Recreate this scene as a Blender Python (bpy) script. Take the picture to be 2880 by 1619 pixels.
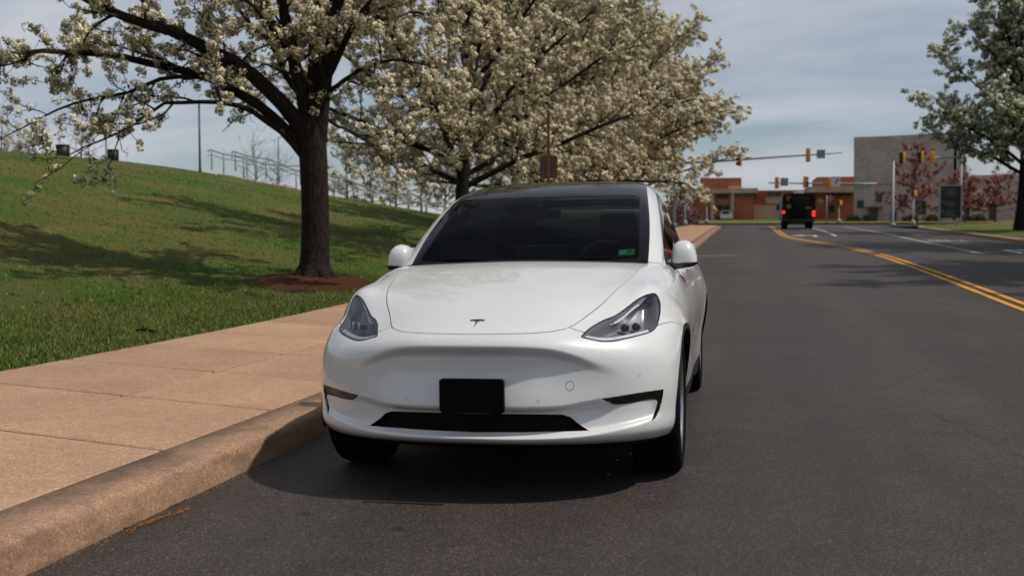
import bpy, bmesh, math, random
import numpy as np
from mathutils import Vector, Matrix
from mathutils.geometry import delaunay_2d_cdt

scene = bpy.context.scene
for _o in list(bpy.data.objects):
    bpy.data.objects.remove(_o)
COL = scene.collection
R = math.radians
rng = np.random.default_rng(7)

# ------------------------------------------------------------------ camera
F_PX, VP_X, HORIZON, EYE = 2900.0, 2093.0, 661.0, 1.244
cam_d = bpy.data.cameras.new('camera')
cam = bpy.data.objects.new('camera', cam_d)
COL.objects.link(cam)
cam_d.sensor_width = 36.0
cam_d.lens = 36.0 * F_PX / 2880.0
_b = (809.5 - HORIZON) / F_PX
_a = (VP_X - 1440.0) / F_PX
cam.rotation_euler = (math.pi / 2 - math.atan(_b), 0, math.atan(_a / math.sqrt(1 + _b * _b)))
cam.location = (0, 0, EYE)
cam_d.clip_start, cam_d.clip_end = 0.05, 3000
cam_d.dof.use_dof = True
cam_d.dof.focus_distance = 6.2
cam_d.dof.aperture_fstop = 2.8
scene.camera = cam

# ------------------------------------------------------------------ light
SUN_EL, SUN_AZ = 57.0, 91.0      # azimuth of the sun measured from -Y (behind the camera) towards +X
_sd = Vector((math.cos(R(SUN_EL)) * math.sin(R(SUN_AZ)), -math.cos(R(SUN_EL)) * math.cos(R(SUN_AZ)), math.sin(R(SUN_EL))))
sun_d = bpy.data.lights.new('sun', 'SUN')
sun_d.energy = 4.7
sun_d.angle = R(1.1)
sun_d.color = (1.0, 0.93, 0.83)
sun = bpy.data.objects.new('sun', sun_d)
COL.objects.link(sun)
sun.rotation_euler = _sd.to_track_quat('Z', 'Y').to_euler()

world = bpy.data.worlds.new('World')
scene.world = world
world.use_nodes = True
wn = world.node_tree
wn.nodes.clear()
def _n(t, **kw):
    n = wn.nodes.new(t)
    for k, v in kw.items(): setattr(n, k, v)
    return n
w_out = _n('ShaderNodeOutputWorld'); w_bg = _n('ShaderNodeBackground')
w_sky = _n('ShaderNodeTexSky', sky_type='NISHITA', sun_disc=False)
w_sky.sun_elevation = R(SUN_EL)
w_sky.sun_rotation = math.atan2(_sd.x, _sd.y)
w_sky.air_density, w_sky.dust_density, w_sky.ozone_density = 1.0, 0.3, 2.5
# thin high cloud all over the dome: noise on a flattened dome direction
w_tc = _n('ShaderNodeTexCoord'); w_sep = _n('ShaderNodeSeparateXYZ')
w_add = _n('ShaderNodeMath', operation='ADD'); w_add.inputs[1].default_value = 0.22
w_dx = _n('ShaderNodeMath', operation='DIVIDE'); w_dy = _n('ShaderNodeMath', operation='DIVIDE')
w_cmb = _n('ShaderNodeCombineXYZ')
w_ns = _n('ShaderNodeTexNoise'); w_ns.inputs['Scale'].default_value = 1.3; w_ns.inputs['Detail'].default_value = 7; w_ns.inputs['Roughness'].default_value = 0.55; w_ns.inputs['Distortion'].default_value = 0.35
w_rp = _n('ShaderNodeValToRGB'); w_rp.color_ramp.elements[0].position = 0.40; w_rp.color_ramp.elements[1].position = 0.63
w_rp.color_ramp.elements[0].color = (0.22, 0.22, 0.22, 1); w_rp.color_ramp.elements[1].color = (0.95, 0.95, 0.95, 1)
w_mix = _n('ShaderNodeMix', data_type='RGBA')
CLOUD = (8.2, 8.6, 9.3, 1)
L = wn.links.new
L(w_tc.outputs['Generated'], w_sep.inputs[0]); L(w_sep.outputs['Z'], w_add.inputs[0])
L(w_sep.outputs['X'], w_dx.inputs[0]); L(w_add.outputs[0], w_dx.inputs[1])
L(w_sep.outputs['Y'], w_dy.inputs[0]); L(w_add.outputs[0], w_dy.inputs[1])
w_st = _n('ShaderNodeMath', operation='MULTIPLY'); w_st.inputs[1].default_value = 0.6; L(w_dx.outputs[0], w_st.inputs[0]); L(w_st.outputs[0], w_cmb.inputs[0]); L(w_dy.outputs[0], w_cmb.inputs[1])
L(w_cmb.outputs[0], w_ns.inputs['Vector']); L(w_ns.outputs['Fac'], w_rp.inputs[0])
L(w_rp.outputs[0], w_mix.inputs['Factor']); L(w_sky.outputs[0], w_mix.inputs['A']); w_mix.inputs['B'].default_value = CLOUD
L(w_mix.outputs['Result'], w_bg.inputs[0]); w_bg.inputs[1].default_value = 0.10
L(w_bg.outputs[0], w_out.inputs[0])

vs = scene.view_settings
vs.view_transform = 'Standard'; vs.look = 'None'; vs.gamma = 1.0; vs.exposure = -0.58
vs.use_curve_mapping = False
scene.cycles.use_denoising = True
scene.cycles.max_bounces = 8
scene.cycles.transparent_max_bounces = 16
scene.cycles.sample_clamp_indirect = 6.0
scene.cycles.caustics_reflective = False
scene.cycles.caustics_refractive = False

# ------------------------------------------------------------------ helpers
MATS = {}
def mat(name, color, rough=0.5, metal=0.0, spec=0.5, coat=0.0, emit=None, estr=0.0):
    m = bpy.data.materials.new(name); m.use_nodes = True
    b = m.node_tree.nodes['Principled BSDF']
    b.inputs['Base Color'].default_value = (*color, 1)
    b.inputs['Roughness'].default_value = rough
    b.inputs['Metallic'].default_value = metal
    b.inputs['Specular IOR Level'].default_value = spec
    b.inputs['Coat Weight'].default_value = coat
    b.inputs['Coat Roughness'].default_value = 0.02
    if emit:
        b.inputs['Emission Color'].default_value = (*emit, 1); b.inputs['Emission Strength'].default_value = estr
    MATS[name] = m
    return m
class NT:
    """small node builder on top of a principled material"""
    def __init__(self, m):
        self.m = m; self.t = m.node_tree; self.b = self.t.nodes['Principled BSDF']
        self.tc = self.t.nodes.new('ShaderNodeTexCoord')
    def n(self, typ, **kw):
        x = self.t.nodes.new(typ)
        for k, v in kw.items():
            if k in x.inputs.keys() if hasattr(x.inputs, 'keys') else False: x.inputs[k].default_value = v
            else: setattr(x, k, v)
        return x
    def l(self, a, b): self.t.links.new(a, b)
    def mapping(self, coord='Object', scale=(1, 1, 1), rot=(0, 0, 0)):
        mp = self.t.nodes.new('ShaderNodeMapping'); mp.inputs['Scale'].default_value = scale; mp.inputs['Rotation'].default_value = rot
        self.l(self.tc.outputs[coord], mp.inputs['Vector']); return mp.outputs[0]
    def noise(self, vec, scale, detail=4, rough=0.55, dist=0.0):
        x = self.t.nodes.new('ShaderNodeTexNoise')
        x.inputs['Scale'].default_value = scale; x.inputs['Detail'].default_value = detail
        x.inputs['Roughness'].default_value = rough; x.inputs['Distortion'].default_value = dist
        self.l(vec, x.inputs['Vector']); return x.outputs['Fac']
    def voronoi(self, vec, scale, feature='F1', out='Distance'):
        x = self.t.nodes.new('ShaderNodeTexVoronoi'); x.feature = feature; x.inputs['Scale'].default_value = scale
        self.l(vec, x.inputs['Vector']); return x.outputs[out]
    def ramp(self, fac, stops):
        x = self.t.nodes.new('ShaderNodeValToRGB'); e = x.color_ramp.elements
        while len(e) < len(stops): e.new(0.5)
        for k, (p, c) in enumerate(stops):
            e[k].position = p; e[k].color = (*c, 1) if len(c) == 3 else c
        self.l(fac, x.inputs[0]); return x.outputs[0]
    def mix(self, fac, a, b, blend='MIX'):
        x = self.t.nodes.new('ShaderNodeMix'); x.data_type = 'RGBA'; x.blend_type = blend
        for s, v in (('Factor', fac), ('A', a), ('B', b)):
            if hasattr(v, 'is_linked') or hasattr(v, 'links'): self.l(v, x.inputs[s])
            elif isinstance(v, (int, float)): x.inputs[s].default_value = v
            else: x.inputs[s].default_value = (*v, 1)
        return x.outputs['Result']
    def color(self, out): self.l(out, self.b.inputs['Base Color'])
    def bump(self, h, strength=0.3, dist=0.01, prev=None):
        x = self.t.nodes.new('ShaderNodeBump'); x.inputs['Strength'].default_value = strength; x.inputs['Distance'].default_value = dist
        self.l(h, x.inputs['Height'])
        if prev is not None: self.l(prev, x.inputs['Normal'])
        self.l(x.outputs[0], self.b.inputs['Normal']); return x.outputs[0]

def link(name, me, m=None, parent=None, loc=None):
    o = bpy.data.objects.new(name, me); COL.objects.link(o)
    if m is not None and me is not None and not len(me.materials): me.materials.append(m)
    if parent is not None: o.parent = parent
    if loc is not None: o.location = loc
    return o
def tag(o, label=None, cat=None, group=None, kind=None):
    for k, v in (('label', label), ('category', cat), ('group', group), ('kind', kind)):
        if v: o[k] = v
    return o
def thing(name, label, cat, loc=(0, 0, 0), rz=0.0, group=None):
    o = bpy.data.objects.new(name, None); COL.objects.link(o)
    o.location = loc; o.rotation_euler = (0, 0, rz); o.empty_display_size = 0.2
    return tag(o, label, cat, group)
def mesh_np(name, V, F, smooth=False):
    """V (n,3), F (m,k) same k"""
    V = np.asarray(V, dtype=np.float32); F = np.asarray(F, dtype=np.int32)
    me = bpy.data.meshes.new(name)
    k = F.shape[1]
    me.vertices.add(len(V)); me.vertices.foreach_set('co', V.ravel())
    me.loops.add(F.size); me.loops.foreach_set('vertex_index', F.ravel())
    me.polygons.add(len(F))
    me.polygons.foreach_set('loop_start', np.arange(0, F.size, k, dtype=np.int32))
    me.polygons.foreach_set('loop_total', np.full(len(F), k, dtype=np.int32))
    me.update(calc_edges=True)
    if smooth: me.polygons.foreach_set('use_smooth', np.ones(len(F), dtype=bool))
    return me
class MB:
    """collects boxes / tubes / lathes, builds ONE mesh object"""
    def __init__(self): self.v = []; self.f = []; self.sm = []
    def add(self, V, F, smooth=False):
        o = len(self.v); self.v += [tuple(p) for p in V]
        self.f += [tuple(i + o for i in q) for q in F]; self.sm += [smooth] * len(F); return self
    def box(self, c, s, rz=0.0, rx=0.0, ry=0.0):
        M = Matrix.Translation(c) @ Matrix.Rotation(rz, 4, 'Z') @ Matrix.Rotation(ry, 4, 'Y') @ Matrix.Rotation(rx, 4, 'X')
        P = [M @ Vector((sx * s[0] / 2, sy * s[1] / 2, sz * s[2] / 2)) for sx in (-1, 1) for sy in (-1, 1) for sz in (-1, 1)]
        return self.add(P, [(0, 1, 3, 2), (4, 6, 7, 5), (0, 4, 5, 1), (2, 3, 7, 6), (0, 2, 6, 4), (1, 5, 7, 3)])
    def bbox(self, c, s, b=0.01):
        """bevelled box"""
        bm = bmesh.new(); bmesh.ops.create_cube(bm, size=1)
        for v in bm.verts: v.co = Vector((v.co.x * s[0], v.co.y * s[1], v.co.z * s[2]))
        bmesh.ops.bevel(bm, geom=bm.edges[:], offset=b, segments=2, affect='EDGES', profile=0.6)
        bm.verts.index_update()
        self.add([v.co + Vector(c) for v in bm.verts], [[v.index for v in f.verts] for f in bm.faces], True); bm.free(); return self
    def tube(self, pts, rad, n=8, caps=True):
        pts = [Vector(p) for p in pts]
        if not hasattr(rad, '__len__'): rad = [rad] * len(pts)
        V = []; F = []; up = None
        for i, p in enumerate(pts):
            d = (pts[min(i + 1, len(pts) - 1)] - pts[max(i - 1, 0)]).normalized()
            if up is None: up = d.orthogonal().normalized()
            up = (up - d * up.dot(d)).normalized(); s = d.cross(up)
            for k in range(n):
                a = 2 * math.pi * k / n
                V.append(p + (up * math.cos(a) + s * math.sin(a)) * rad[i])
        for i in range(len(pts) - 1):
            for k in range(n):
                F.append((i * n + k, i * n + (k + 1) % n, (i + 1) * n + (k + 1) % n, (i + 1) * n + k))
        self.add(V, F, True)
        if caps:
            o = len(self.v) - len(V)
            self.f += [tuple(o + k for k in range(n))[::-1], tuple(o + (len(pts) - 1) * n + k for k in range(n))]; self.sm += [False, False]
        return self
    def lathe(self, prof, n=32, axis='Z', c=(0, 0, 0), close=False):
        """prof list of (r, h) revolved round axis"""
        V = []; F = []
        for r, h in prof:
            for k in range(n):
                a = 2 * math.pi * k / n; x, y = r * math.cos(a), r * math.sin(a)
                p = (x, y, h) if axis == 'Z' else ((h, x, y) if axis == 'X' else (x, h, y))
                V.append((p[0] + c[0], p[1] + c[1], p[2] + c[2]))
        m = len(prof)
        for i in range(m if close else m - 1):
            j = (i + 1) % m
            for k in range(n):
                F.append((i * n + k, i * n + (k + 1) % n, j * n + (k + 1) % n, j * n + k))
        return self.add(V, F, True)
    def prism(self, poly, h, axis='Y', off=0.0):
        """extrude a 2D polygon (x,z) along Y, or (y,z) along X, or (x,y) along Z"""
        n = len(poly); V = []
        for t in (off, off + h):
            for (a, b) in poly:
                V.append({'Y': (a, t, b), 'X': (t, a, b), 'Z': (a, b, t)}[axis])
        F = [tuple(range(n)), tuple(range(2 * n - 1, n - 1, -1))] + [(i, i + n, (i + 1) % n + n, (i + 1) % n) for i in range(n)]
        return self.add(V, F)
    def mesh(self, name):
        me = bpy.data.meshes.new(name); me.from_pydata([tuple(p) for p in self.v], [], self.f)
        me.polygons.foreach_set('use_smooth', np.array(self.sm, dtype=bool)); me.validate()
        bm = bmesh.new(); bm.from_mesh(me); bmesh.ops.recalc_face_normals(bm, faces=bm.faces[:]); bm.to_mesh(me); bm.free()
        return me
    def build(self, name, m, parent=None, loc=None):
        return link(name, self.mesh(name), m, parent, loc)
def copy_tree(o, parent=None):
    c = o.copy(); COL.objects.link(c); c.parent = parent
    for ch in list(o.children): copy_tree(ch, c)
    return c
def ss(x): x = np.clip(x, 0, 1); return x * x * (3 - 2 * x)
# ------------------------------------------------------------------ ground heights
_gy = np.linspace(-80, 500, 5801)
_gs_ = np.interp(_gy, [8, 16, 55, 75, 150, 190], [0, .028, .028, .02, .02, 0])
_gz = np.concatenate([[0], np.cumsum((_gs_[1:] + _gs_[:-1]) / 2 * np.diff(_gy))]); _gz -= np.interp(0, _gy, _gz)
def grade(Y): return np.interp(Y, _gy, _gz)
def road_z(X, Y):
    X = np.clip(X, -2.6, 12.0)
    return grade(Y) + .0172 * (np.minimum(X, 4.4) + 1.227) - np.maximum(X - 4.4, 0) * .012
def kerb_x(Y): return np.interp(Y, [-40, 26, 29, 31, 34, 79], [-2.6, -2.6, -2.45, -1.95, -1.72, -1.70])
def back_x(Y): return np.interp(Y, [-40, 50, 60, 80], [-5.77, -5.77, -4.6, -4.4])
def walk_z(X, Y): return road_z(np.full_like(np.asarray(X, float), -2.6), Y) + .152 + .013 * (-2.93 - np.maximum(X, -6.0))
_cd = lambda Y: np.interp(Y, [0, 30, 37, 45, 50, 55, 60, 66, 80], [26, 25, 24, 22, 21, 20, 18, 15, 12])
_ch = lambda Y: np.interp(Y, [0, 20, 37, 45, 50, 55, 60, 66, 80], [4.70, 4.70, 4.72, 4.55, 4.0, 3.4, 2.75, 2.05, 1.9])
def hill_z(X, Y):
    X = np.asarray(X, float); Y = np.asarray(Y, float)
    d = back_x(Y) - X; base = walk_z(np.full_like(X, -5.77), Y) - .02
    u = np.clip(d / _cd(Y), 0, 1.0); s_ = np.clip((u - .06) / .94, 0, 1)
    prof = s_ ** 1.5 * (1 - .30 * s_ ** 2) / .70
    h = base + (np.maximum(_ch(Y), base + .05) - base) * prof - .05 * np.sin(np.clip(d / 2.2, 0, 1) * math.pi)
    over = np.maximum(d - _cd(Y), 0)
    h = h + (.05 * over - .0035 * over ** 2) * (over < 12) + (.6 - .504 - .03 * (over - 12)) * (over >= 12) * 1.0
    h = h + .07 * np.sin(X * .55 + 1.3 * np.sin(Y * .21)) * np.sin(Y * .4 + .6) * np.clip(d / 8, 0, 1)
    return h

# ------------------------------------------------------------------ surface materials
def asphalt_mat():
    m = mat('asphalt', (.05, .048, .047), .7, 0, .35); t = NT(m); v = t.mapping('Object')
    big = t.noise(v, .35, 5, .6); mid = t.noise(v, 3.0, 4, .6); fine = t.voronoi(v, 190.0, 'F1', 'Color'); sp = t.noise(v, 260.0, 2, .5)
    c = t.ramp(big, [(.3, (.031, .024, .021)), (.7, (.058, .046, .040))])
    c = t.mix(.5, c, t.ramp(mid, [(.3, (.031, .025, .022)), (.75, (.058, .047, .041))]))
    sep = t.n('ShaderNodeSeparateColor'); t.l(fine, sep.inputs[0])
    agg = t.ramp(sep.outputs[0], [(0, (.40, .40, .40)), (.62, (1, 1, 1)), (.90, (1.5, 1.42, 1.36)), (.985, (3.2, 2.9, 2.6))])
    c = t.mix(1.0, c, agg, 'MULTIPLY')
    trk_ = t.noise(t.mapping('Object', (1.1, .02, 1)), 1.0, 3, .5); c = t.mix(1.0, c, t.ramp(trk_, [(.35, (.84,) * 3), (.65, (1.14,) * 3)]), 'MULTIPLY')
    # dark oil spots with a shape of their own
    for (x, y_, r_) in ((-1.95, 4.70, .06), (-1.18, 4.92, .05), (-1.92, 4.28, .055), (-1.42, 4.12, .07), (-.7, 4.75, .04)):
        d = t.n('ShaderNodeVectorMath', operation='DISTANCE'); d.inputs[1].default_value = (x, y_, float(road_z(np.array(x), np.array(y_)))); t.l(t.tc.outputs['Object'], d.inputs[0])
        wob = t.n('ShaderNodeMath', operation='MULTIPLY_ADD'); t.l(t.noise(v, 30, 3), wob.inputs[0]); wob.inputs[1].default_value = .07; t.l(d.outputs['Value'], wob.inputs[2])
        k = t.ramp(wob.outputs[0], [(r_ * .6, (.35, .35, .35)), (r_ * .6 + .05, (1, 1, 1))]); c = t.mix(1.0, c, k, 'MULTIPLY')
    # fine cracks
    cr = t.voronoi(t.mapping('Object', (.22, .16, 1), (0, 0, .4)), 1.0, 'DISTANCE_TO_EDGE'); wv = t.noise(v, 7, 4)
    ad = t.n('ShaderNodeMath', operation='MULTIPLY_ADD'); t.l(wv, ad.inputs[0]); ad.inputs[1].default_value = .02; t.l(cr, ad.inputs[2])
    c = t.mix(1.0, c, t.ramp(ad.outputs[0], [(.0095, (.55, .55, .55)), (.0125, (1, 1, 1))]), 'MULTIPLY')
    t.color(c); b1 = t.bump(sep.outputs[0], .5, .004); t.bump(mid, .15, .02, b1)
    t.l(t.ramp(sp, [(.3, (.56,) * 3), (.7, (.78,) * 3)]), t.b.inputs['Roughness'])
    return m
def concrete_mat(name, base, hue=(1, 1, 1)):
    m = mat(name, base, .9, 0, .3); t = NT(m); v = t.mapping('Object')
    dk = tuple(c * .72 for c in base); lt = tuple(min(1, c * 1.22) for c in base)
    c = t.ramp(t.noise(v, 1.3, 6, .62), [(.28, dk), (.72, lt)])
    c = t.mix(.45, c, t.ramp(t.noise(v, 14, 4, .6), [(.3, tuple(c_ * .78 for c_ in base)), (.7, lt)]))
    sp = t.voronoi(v, 120.0, 'F1', 'Color'); s = t.n('ShaderNodeSeparateColor'); t.l(sp, s.inputs[0])
    c = t.mix(1.0, c, t.ramp(s.outputs[1], [(0, (.72, .70, .68)), (.45, (1, 1, 1)), (.94, (1.12, 1.1, 1.08)), (.99, (1.6, 1.58, 1.55))]), 'MULTIPLY')
    pit = t.ramp(t.voronoi(v, 42.0), [(.02, (.45, .42, .4)), (.07, (1, 1, 1))]); c = t.mix(.6, c, t.mix(1.0, c, pit, 'MULTIPLY'))
    oi = t.n('ShaderNodeObjectInfo'); c = t.mix(1.0, c, t.ramp(oi.outputs['Random'], [(0, (.90, .89, .88)), (1, (1.08, 1.07, 1.06))]), 'MULTIPLY')
    t.color(c); b = t.bump(s.outputs[1], .3, .003); t.bump(t.noise(v, 60, 4), .35, .004, b); return m
def kerb_mat():
    m = concrete_mat('kerb_concrete', (.32, .200, .130)); t = NT(m); v = t.mapping('Object')
    src = m.node_tree.nodes['Principled BSDF'].inputs['Base Color'].links[0].from_socket
    dirt = t.noise(t.mapping('Object', (1.5, 1.2, 4)), 2.2, 6, .65)
    c = t.mix(t.ramp(dirt, [(.45, (0, 0, 0)), (.72, (.75,) * 3)]), src, (.10, .068, .048)); t.color(c); return m
def grass_mat(name='lawn'):
    m = mat(name, (.06, .09, .02), .95, 0, .15); t = NT(m); v = t.mapping('Object')
    g = t.ramp(t.noise(v, 34.0, 5, .75), [(.25, (.034, .070, .010)), (.5, (.075, .132, .020)), (.75, (.150, .175, .040))])
    lush = t.noise(t.mapping('Object', (.5, .5, .5)), .8, 5, .6, .4)
    c = t.mix(t.ramp(lush, [(.42, (0,) * 3), (.60, (.65,) * 3)]), g, t.ramp(t.noise(v, 40, 4, .7), [(.3, (.125, .105, .034)), (.7, (.235, .180, .070))]))
    soil = t.noise(t.mapping('Object', (.35, .7, 1)), 1.1, 6, .62, .6)
    c = t.mix(t.ramp(soil, [(.64, (0,) * 3), (.70, (.8,) * 3)]), c, (.30, .165, .075))
    t.color(c); b = t.bump(t.noise(v, 55, 5, .8), 1.0, .05); t.bump(t.noise(v, 9, 4, .7), .5, .08, b); return m
asphalt = asphalt_mat()
walk_m = concrete_mat('pavement_concrete', (.385, .240, .158)); kerb_m = kerb_mat(); lawn = grass_mat()
bed_m = mat('joint_dirt', (.02, .013, .009), .95)
def worn_paint(name, col):
    m = mat(name, col, .8, 0, .3); t = NT(m); v = t.mapping('Object')
    c = t.mix(t.ramp(t.noise(v, 22, 5, .7), [(.50, (0,) * 3), (.68, (.55,) * 3)]), col, tuple(c_ * .35 for c_ in col)); t.color(c); return m
yellow_p = worn_paint('yellow_road_paint', (.62, .31, .015)); white_p = worn_paint('white_road_paint', (.50, .49, .47))

def sheet(name, xs_of_y, ys, zfn, m, nx=12, kind='structure', parent=None):
    ys = np.asarray(ys, float); V = []
    for y_ in ys:
        a, b = xs_of_y(y_); X = np.linspace(a, b, nx); V.append(np.stack([X, np.full(nx, y_), zfn(X, np.full(nx, y_))], 1))
    V = np.concatenate(V); i, j = np.meshgrid(np.arange(len(ys) - 1), np.arange(nx - 1), indexing='ij'); k = (i * nx + j).ravel()
    o = link(name, mesh_np(name, V, np.stack([k, k + 1, k + nx + 1, k + nx], 1), True), m, parent)
    if kind: o['kind'] = kind
    return o
gr_ = sheet('ground', lambda y_: (-900, 900), np.array([-300, -60, -20, 0, 8, 16, 30, 55, 75, 100, 130, 150, 190, 300, 900]), lambda X, Y: grade(Y) - .35, lawn, 24)
# road: straight run, then the cross street
XR = np.concatenate([[-2.66, 4.4, 10.62]])
def road_strip(name, x0, x1, ys, nx): return sheet(name, lambda y_: (x0, x1), ys, road_z, asphalt, nx)
road = sheet('road', lambda y_: (-2.7, 10.8), np.concatenate([np.arange(-30, 8, 2.0), np.arange(8, 20, .5), np.arange(20, 86.1, 2.0)]), road_z, asphalt, 55)
sheet('cross_street', lambda y_: (-160, 160), np.arange(86.0, 101, 1.0), lambda X, Y: road_z(np.full_like(X, 1.0), Y) - .004, asphalt, 40)

# ---- left pavement: bed, slabs, kerb stones
sheet('pavement_bed', lambda y_: (float(back_x(y_)) - .05, float(kerb_x(y_)) - .25), np.arange(-20, 86.1, 1.0), lambda X, Y: walk_z(X, Y) - .045, bed_m, 8)
pav = tag(bpy.data.objects.new('pavement', None), kind='structure'); COL.objects.link(pav)
JX = [-2.932, -4.16, -5.77]; SK = .20; PIT = 1.262; J0 = 4.79 - PIT * 7
def slab(x0, x1, y0, y1):
    """x0 > x1; joints run skewed; bevelled edge"""
    g = .013; b = .012; bm_v = []
    c = [(x0 - g, y0), (x1 + g, y0), (x1 + g, y1), (x0 - g, y1)]
    def P(x, y_, dz): yy = y_ + SK * (-2.932 - x); return (x, yy, float(walk_z(np.array(x), np.array(yy))) + dz)
    jit = rng.uniform(-.003, .003, 4)
    top = [P(x + (b if k in (1, 2) else -b), y_ + (b + g if k < 2 else -b - g), jit[k] * .5) for k, (x, y_) in enumerate(c)]
    mid = [P(x, y_ + (g if k < 2 else -g), -.007 + jit[k] * .5) for k, (x, y_) in enumerate(c)]; bot = [P(x, y_ + (g if k < 2 else -g), -.06) for k, (x, y_) in enumerate(c)]
    V = top + mid + bot; F = [(3, 2, 1, 0)] + [(k, (k + 1) % 4, (k + 1) % 4 + 4, k + 4) for k in range(4)] + [(k + 4, (k + 1) % 4 + 4, (k + 1) % 4 + 8, k + 8) for k in range(4)]
    MB().add(V, F).build('paving_slab', walk_m, pav)
for r in range(0, 26):
    y0 = J0 + r * PIT
    if y0 < -3.0: continue
    for k in range(2): slab(JX[k], JX[k + 1], y0, y0 + PIT)
YF = J0 + 26 * PIT
fw = sheet('pavement_far', lambda y_: (float(back_x(y_)), float(kerb_x(y_)) - .33), np.concatenate([[YF + .35], np.arange(26, 87, 1.0)]) if YF + .35 < 26 else np.concatenate([[YF + .35], np.arange(math.ceil(YF + .4), 87, 1.0)]), walk_z, walk_m, 8, 'structure')
kerb = tag(bpy.data.objects.new('kerb', None), kind='structure'); COL.objects.link(kerb)
KP = [(0.0, -.06), (0.0, -.0), (-.012, .05), (-.022, .105), (-.030, .128), (-.045, .143), (-.065, .1495), (-.10, .1515), (-.327, .1545), (-.327, .05)]
def kerb_run(xf, y0, y1, n, side=1, parent=kerb, name='kerb_stone'):
    V = []
    for y_ in np.linspace(y0, y1, n):
        x = float(xf(y_)); zb = float(road_z(np.array(x), np.array(y_)))
        j = rng.normal(size=(len(KP), 2)) * np.array([.0, .0, .0012, .0018, .0026, .0022, .0012, .0006, 0, 0])[:, None] * (1 if n > 65 else 0)
        if n > 65 and rng.random() < .05: j[3:6] -= [.004 * side, .006]
        for (dx, dz), jj in zip(KP, j): V.append((x + dx * side + jj[0], y_, zb + dz + jj[1]))
    k = len(KP); F = [(i * k + j, i * k + j + 1, (i + 1) * k + j + 1, (i + 1) * k + j) for i in range(n - 1) for j in range(k - 1)] + [tuple(range(k)), tuple((n - 1) * k + j for j in range(k))[::-1]]
    return MB().add(V, F, True).build(name, kerb_m, parent)
yk = -6.0
while yk < 24: kerb_run(kerb_x, yk + .005, yk + 3.05 - .005, 70); yk += 3.05
kerb_run(kerb_x, yk, 79, 60)
# right kerb
kerb2 = tag(bpy.data.objects.new('right_kerb', None), kind='structure'); COL.objects.link(kerb2)
KXR = lambda y_: np.interp(y_, [-30, 62, 70, 78, 82], [10.6, 10.6, 10.9, 12.0, 14.0])
kerb_run(KXR, -25, 82, 70, -1, kerb2)
# road markings: thin sheets on the asphalt
def ribbon(name, pts, w, m, label, cat, lift=.006):
    pts = np.array(catmull_xy(pts), float); T = np.gradient(pts, axis=0); T /= np.linalg.norm(T, axis=1, keepdims=True); Nn = np.stack([-T[:, 1], T[:, 0]], 1)
    A = pts + Nn * w / 2; B = pts - Nn * w / 2; V = np.vstack([np.column_stack([Q, road_z(Q[:, 0], Q[:, 1]) + lift]) for Q in (A, B)]); n = len(pts); i = np.arange(n - 1)
    o = link(name, mesh_np(name, V, np.stack([i, i + n, i + n + 1, i + 1], 1)), m); o['kind'] = 'structure'; return o
def catmull_xy(P, sub=8):
    P = np.asarray(P, float); n = len(P); out = []
    for i in range(n - 1):
        p0, p1, p2, p3 = P[max(i - 1, 0)], P[i], P[i + 1], P[min(i + 2, n - 1)]
        for j in range(sub):
            t = j / sub; out.append(.5 * ((2 * p1) + (-p0 + p2) * t + (2 * p0 - 5 * p1 + 4 * p2 - p3) * t * t + (-p0 + 3 * p1 - 3 * p2 + p3) * t ** 3))
    out.append(P[-1]); return np.array(out)
YL = [(3.95, -12), (3.95, 8), (3.96, 16), (4.0, 20), (4.02, 27), (3.9, 33), (3.45, 39), (2.75, 44.5), (2.12, 50), (1.93, 56), (1.98, 70), (2.0, 82)]
for dx in (-.115, .115): ribbon('yellow_centre_line', [(x + dx, y_) for x, y_ in YL], .10, yellow_p, '', '')
ribbon('white_lane_line', [(7.05, 33.5), (7.1, 45), (7.15, 57), (7.2, 80)], .12, white_p, '', '')
ribbon('white_lane_line', [(4.25, 51), (4.4, 60), (4.5, 80)], .12, white_p, '', '')
ribbon('stop_line', [(4.6, 81.5), (7.1, 81.5), (10.3, 81.5)], .5, white_p, '', '')
ribbon('parking_tee', [(-2.55, 33.0), (-1.0, 33.0), (-.2, 33.0)], .12, white_p, '', '')
def flat_mark(name, poly, c, m, lift=.006):
    V = [(c[0] + a, c[1] + b, float(road_z(np.array(c[0] + a), np.array(c[1] + b))) + lift) for a, b in poly]; me = bpy.data.meshes.new(name); me.from_pydata(V, [], [tuple(range(len(V)))]); o = link(name, me, m); o['kind'] = 'structure'; return o
ARROW = [(-.08, -1.5), (.08, -1.5), (.08, .3), (.45, .3), (0, 1.5), (-.45, .3), (-.08, .3)]
LEFT_ARROW = [(.10, -1.5), (.26, -1.5), (.26, .65), (-.25, .65), (-.25, 1.15), (-.85, .45), (-.25, -.25), (-.25, .2), (.10, .2)]
flat_mark('turn_arrow', [(a * 1.1, b * 1.2) for a, b in LEFT_ARROW], (3.15, 52.5), white_p)
flat_mark('turn_arrow', [(-a * 1.1, b * 1.2) for a, b in LEFT_ARROW][::-1], (8.6, 55.5), white_p)
flat_mark('turn_arrow', [(-a * 1.1, b * 1.2) for a, b in LEFT_ARROW][::-1], (8.6, 36.2), white_p)
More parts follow.
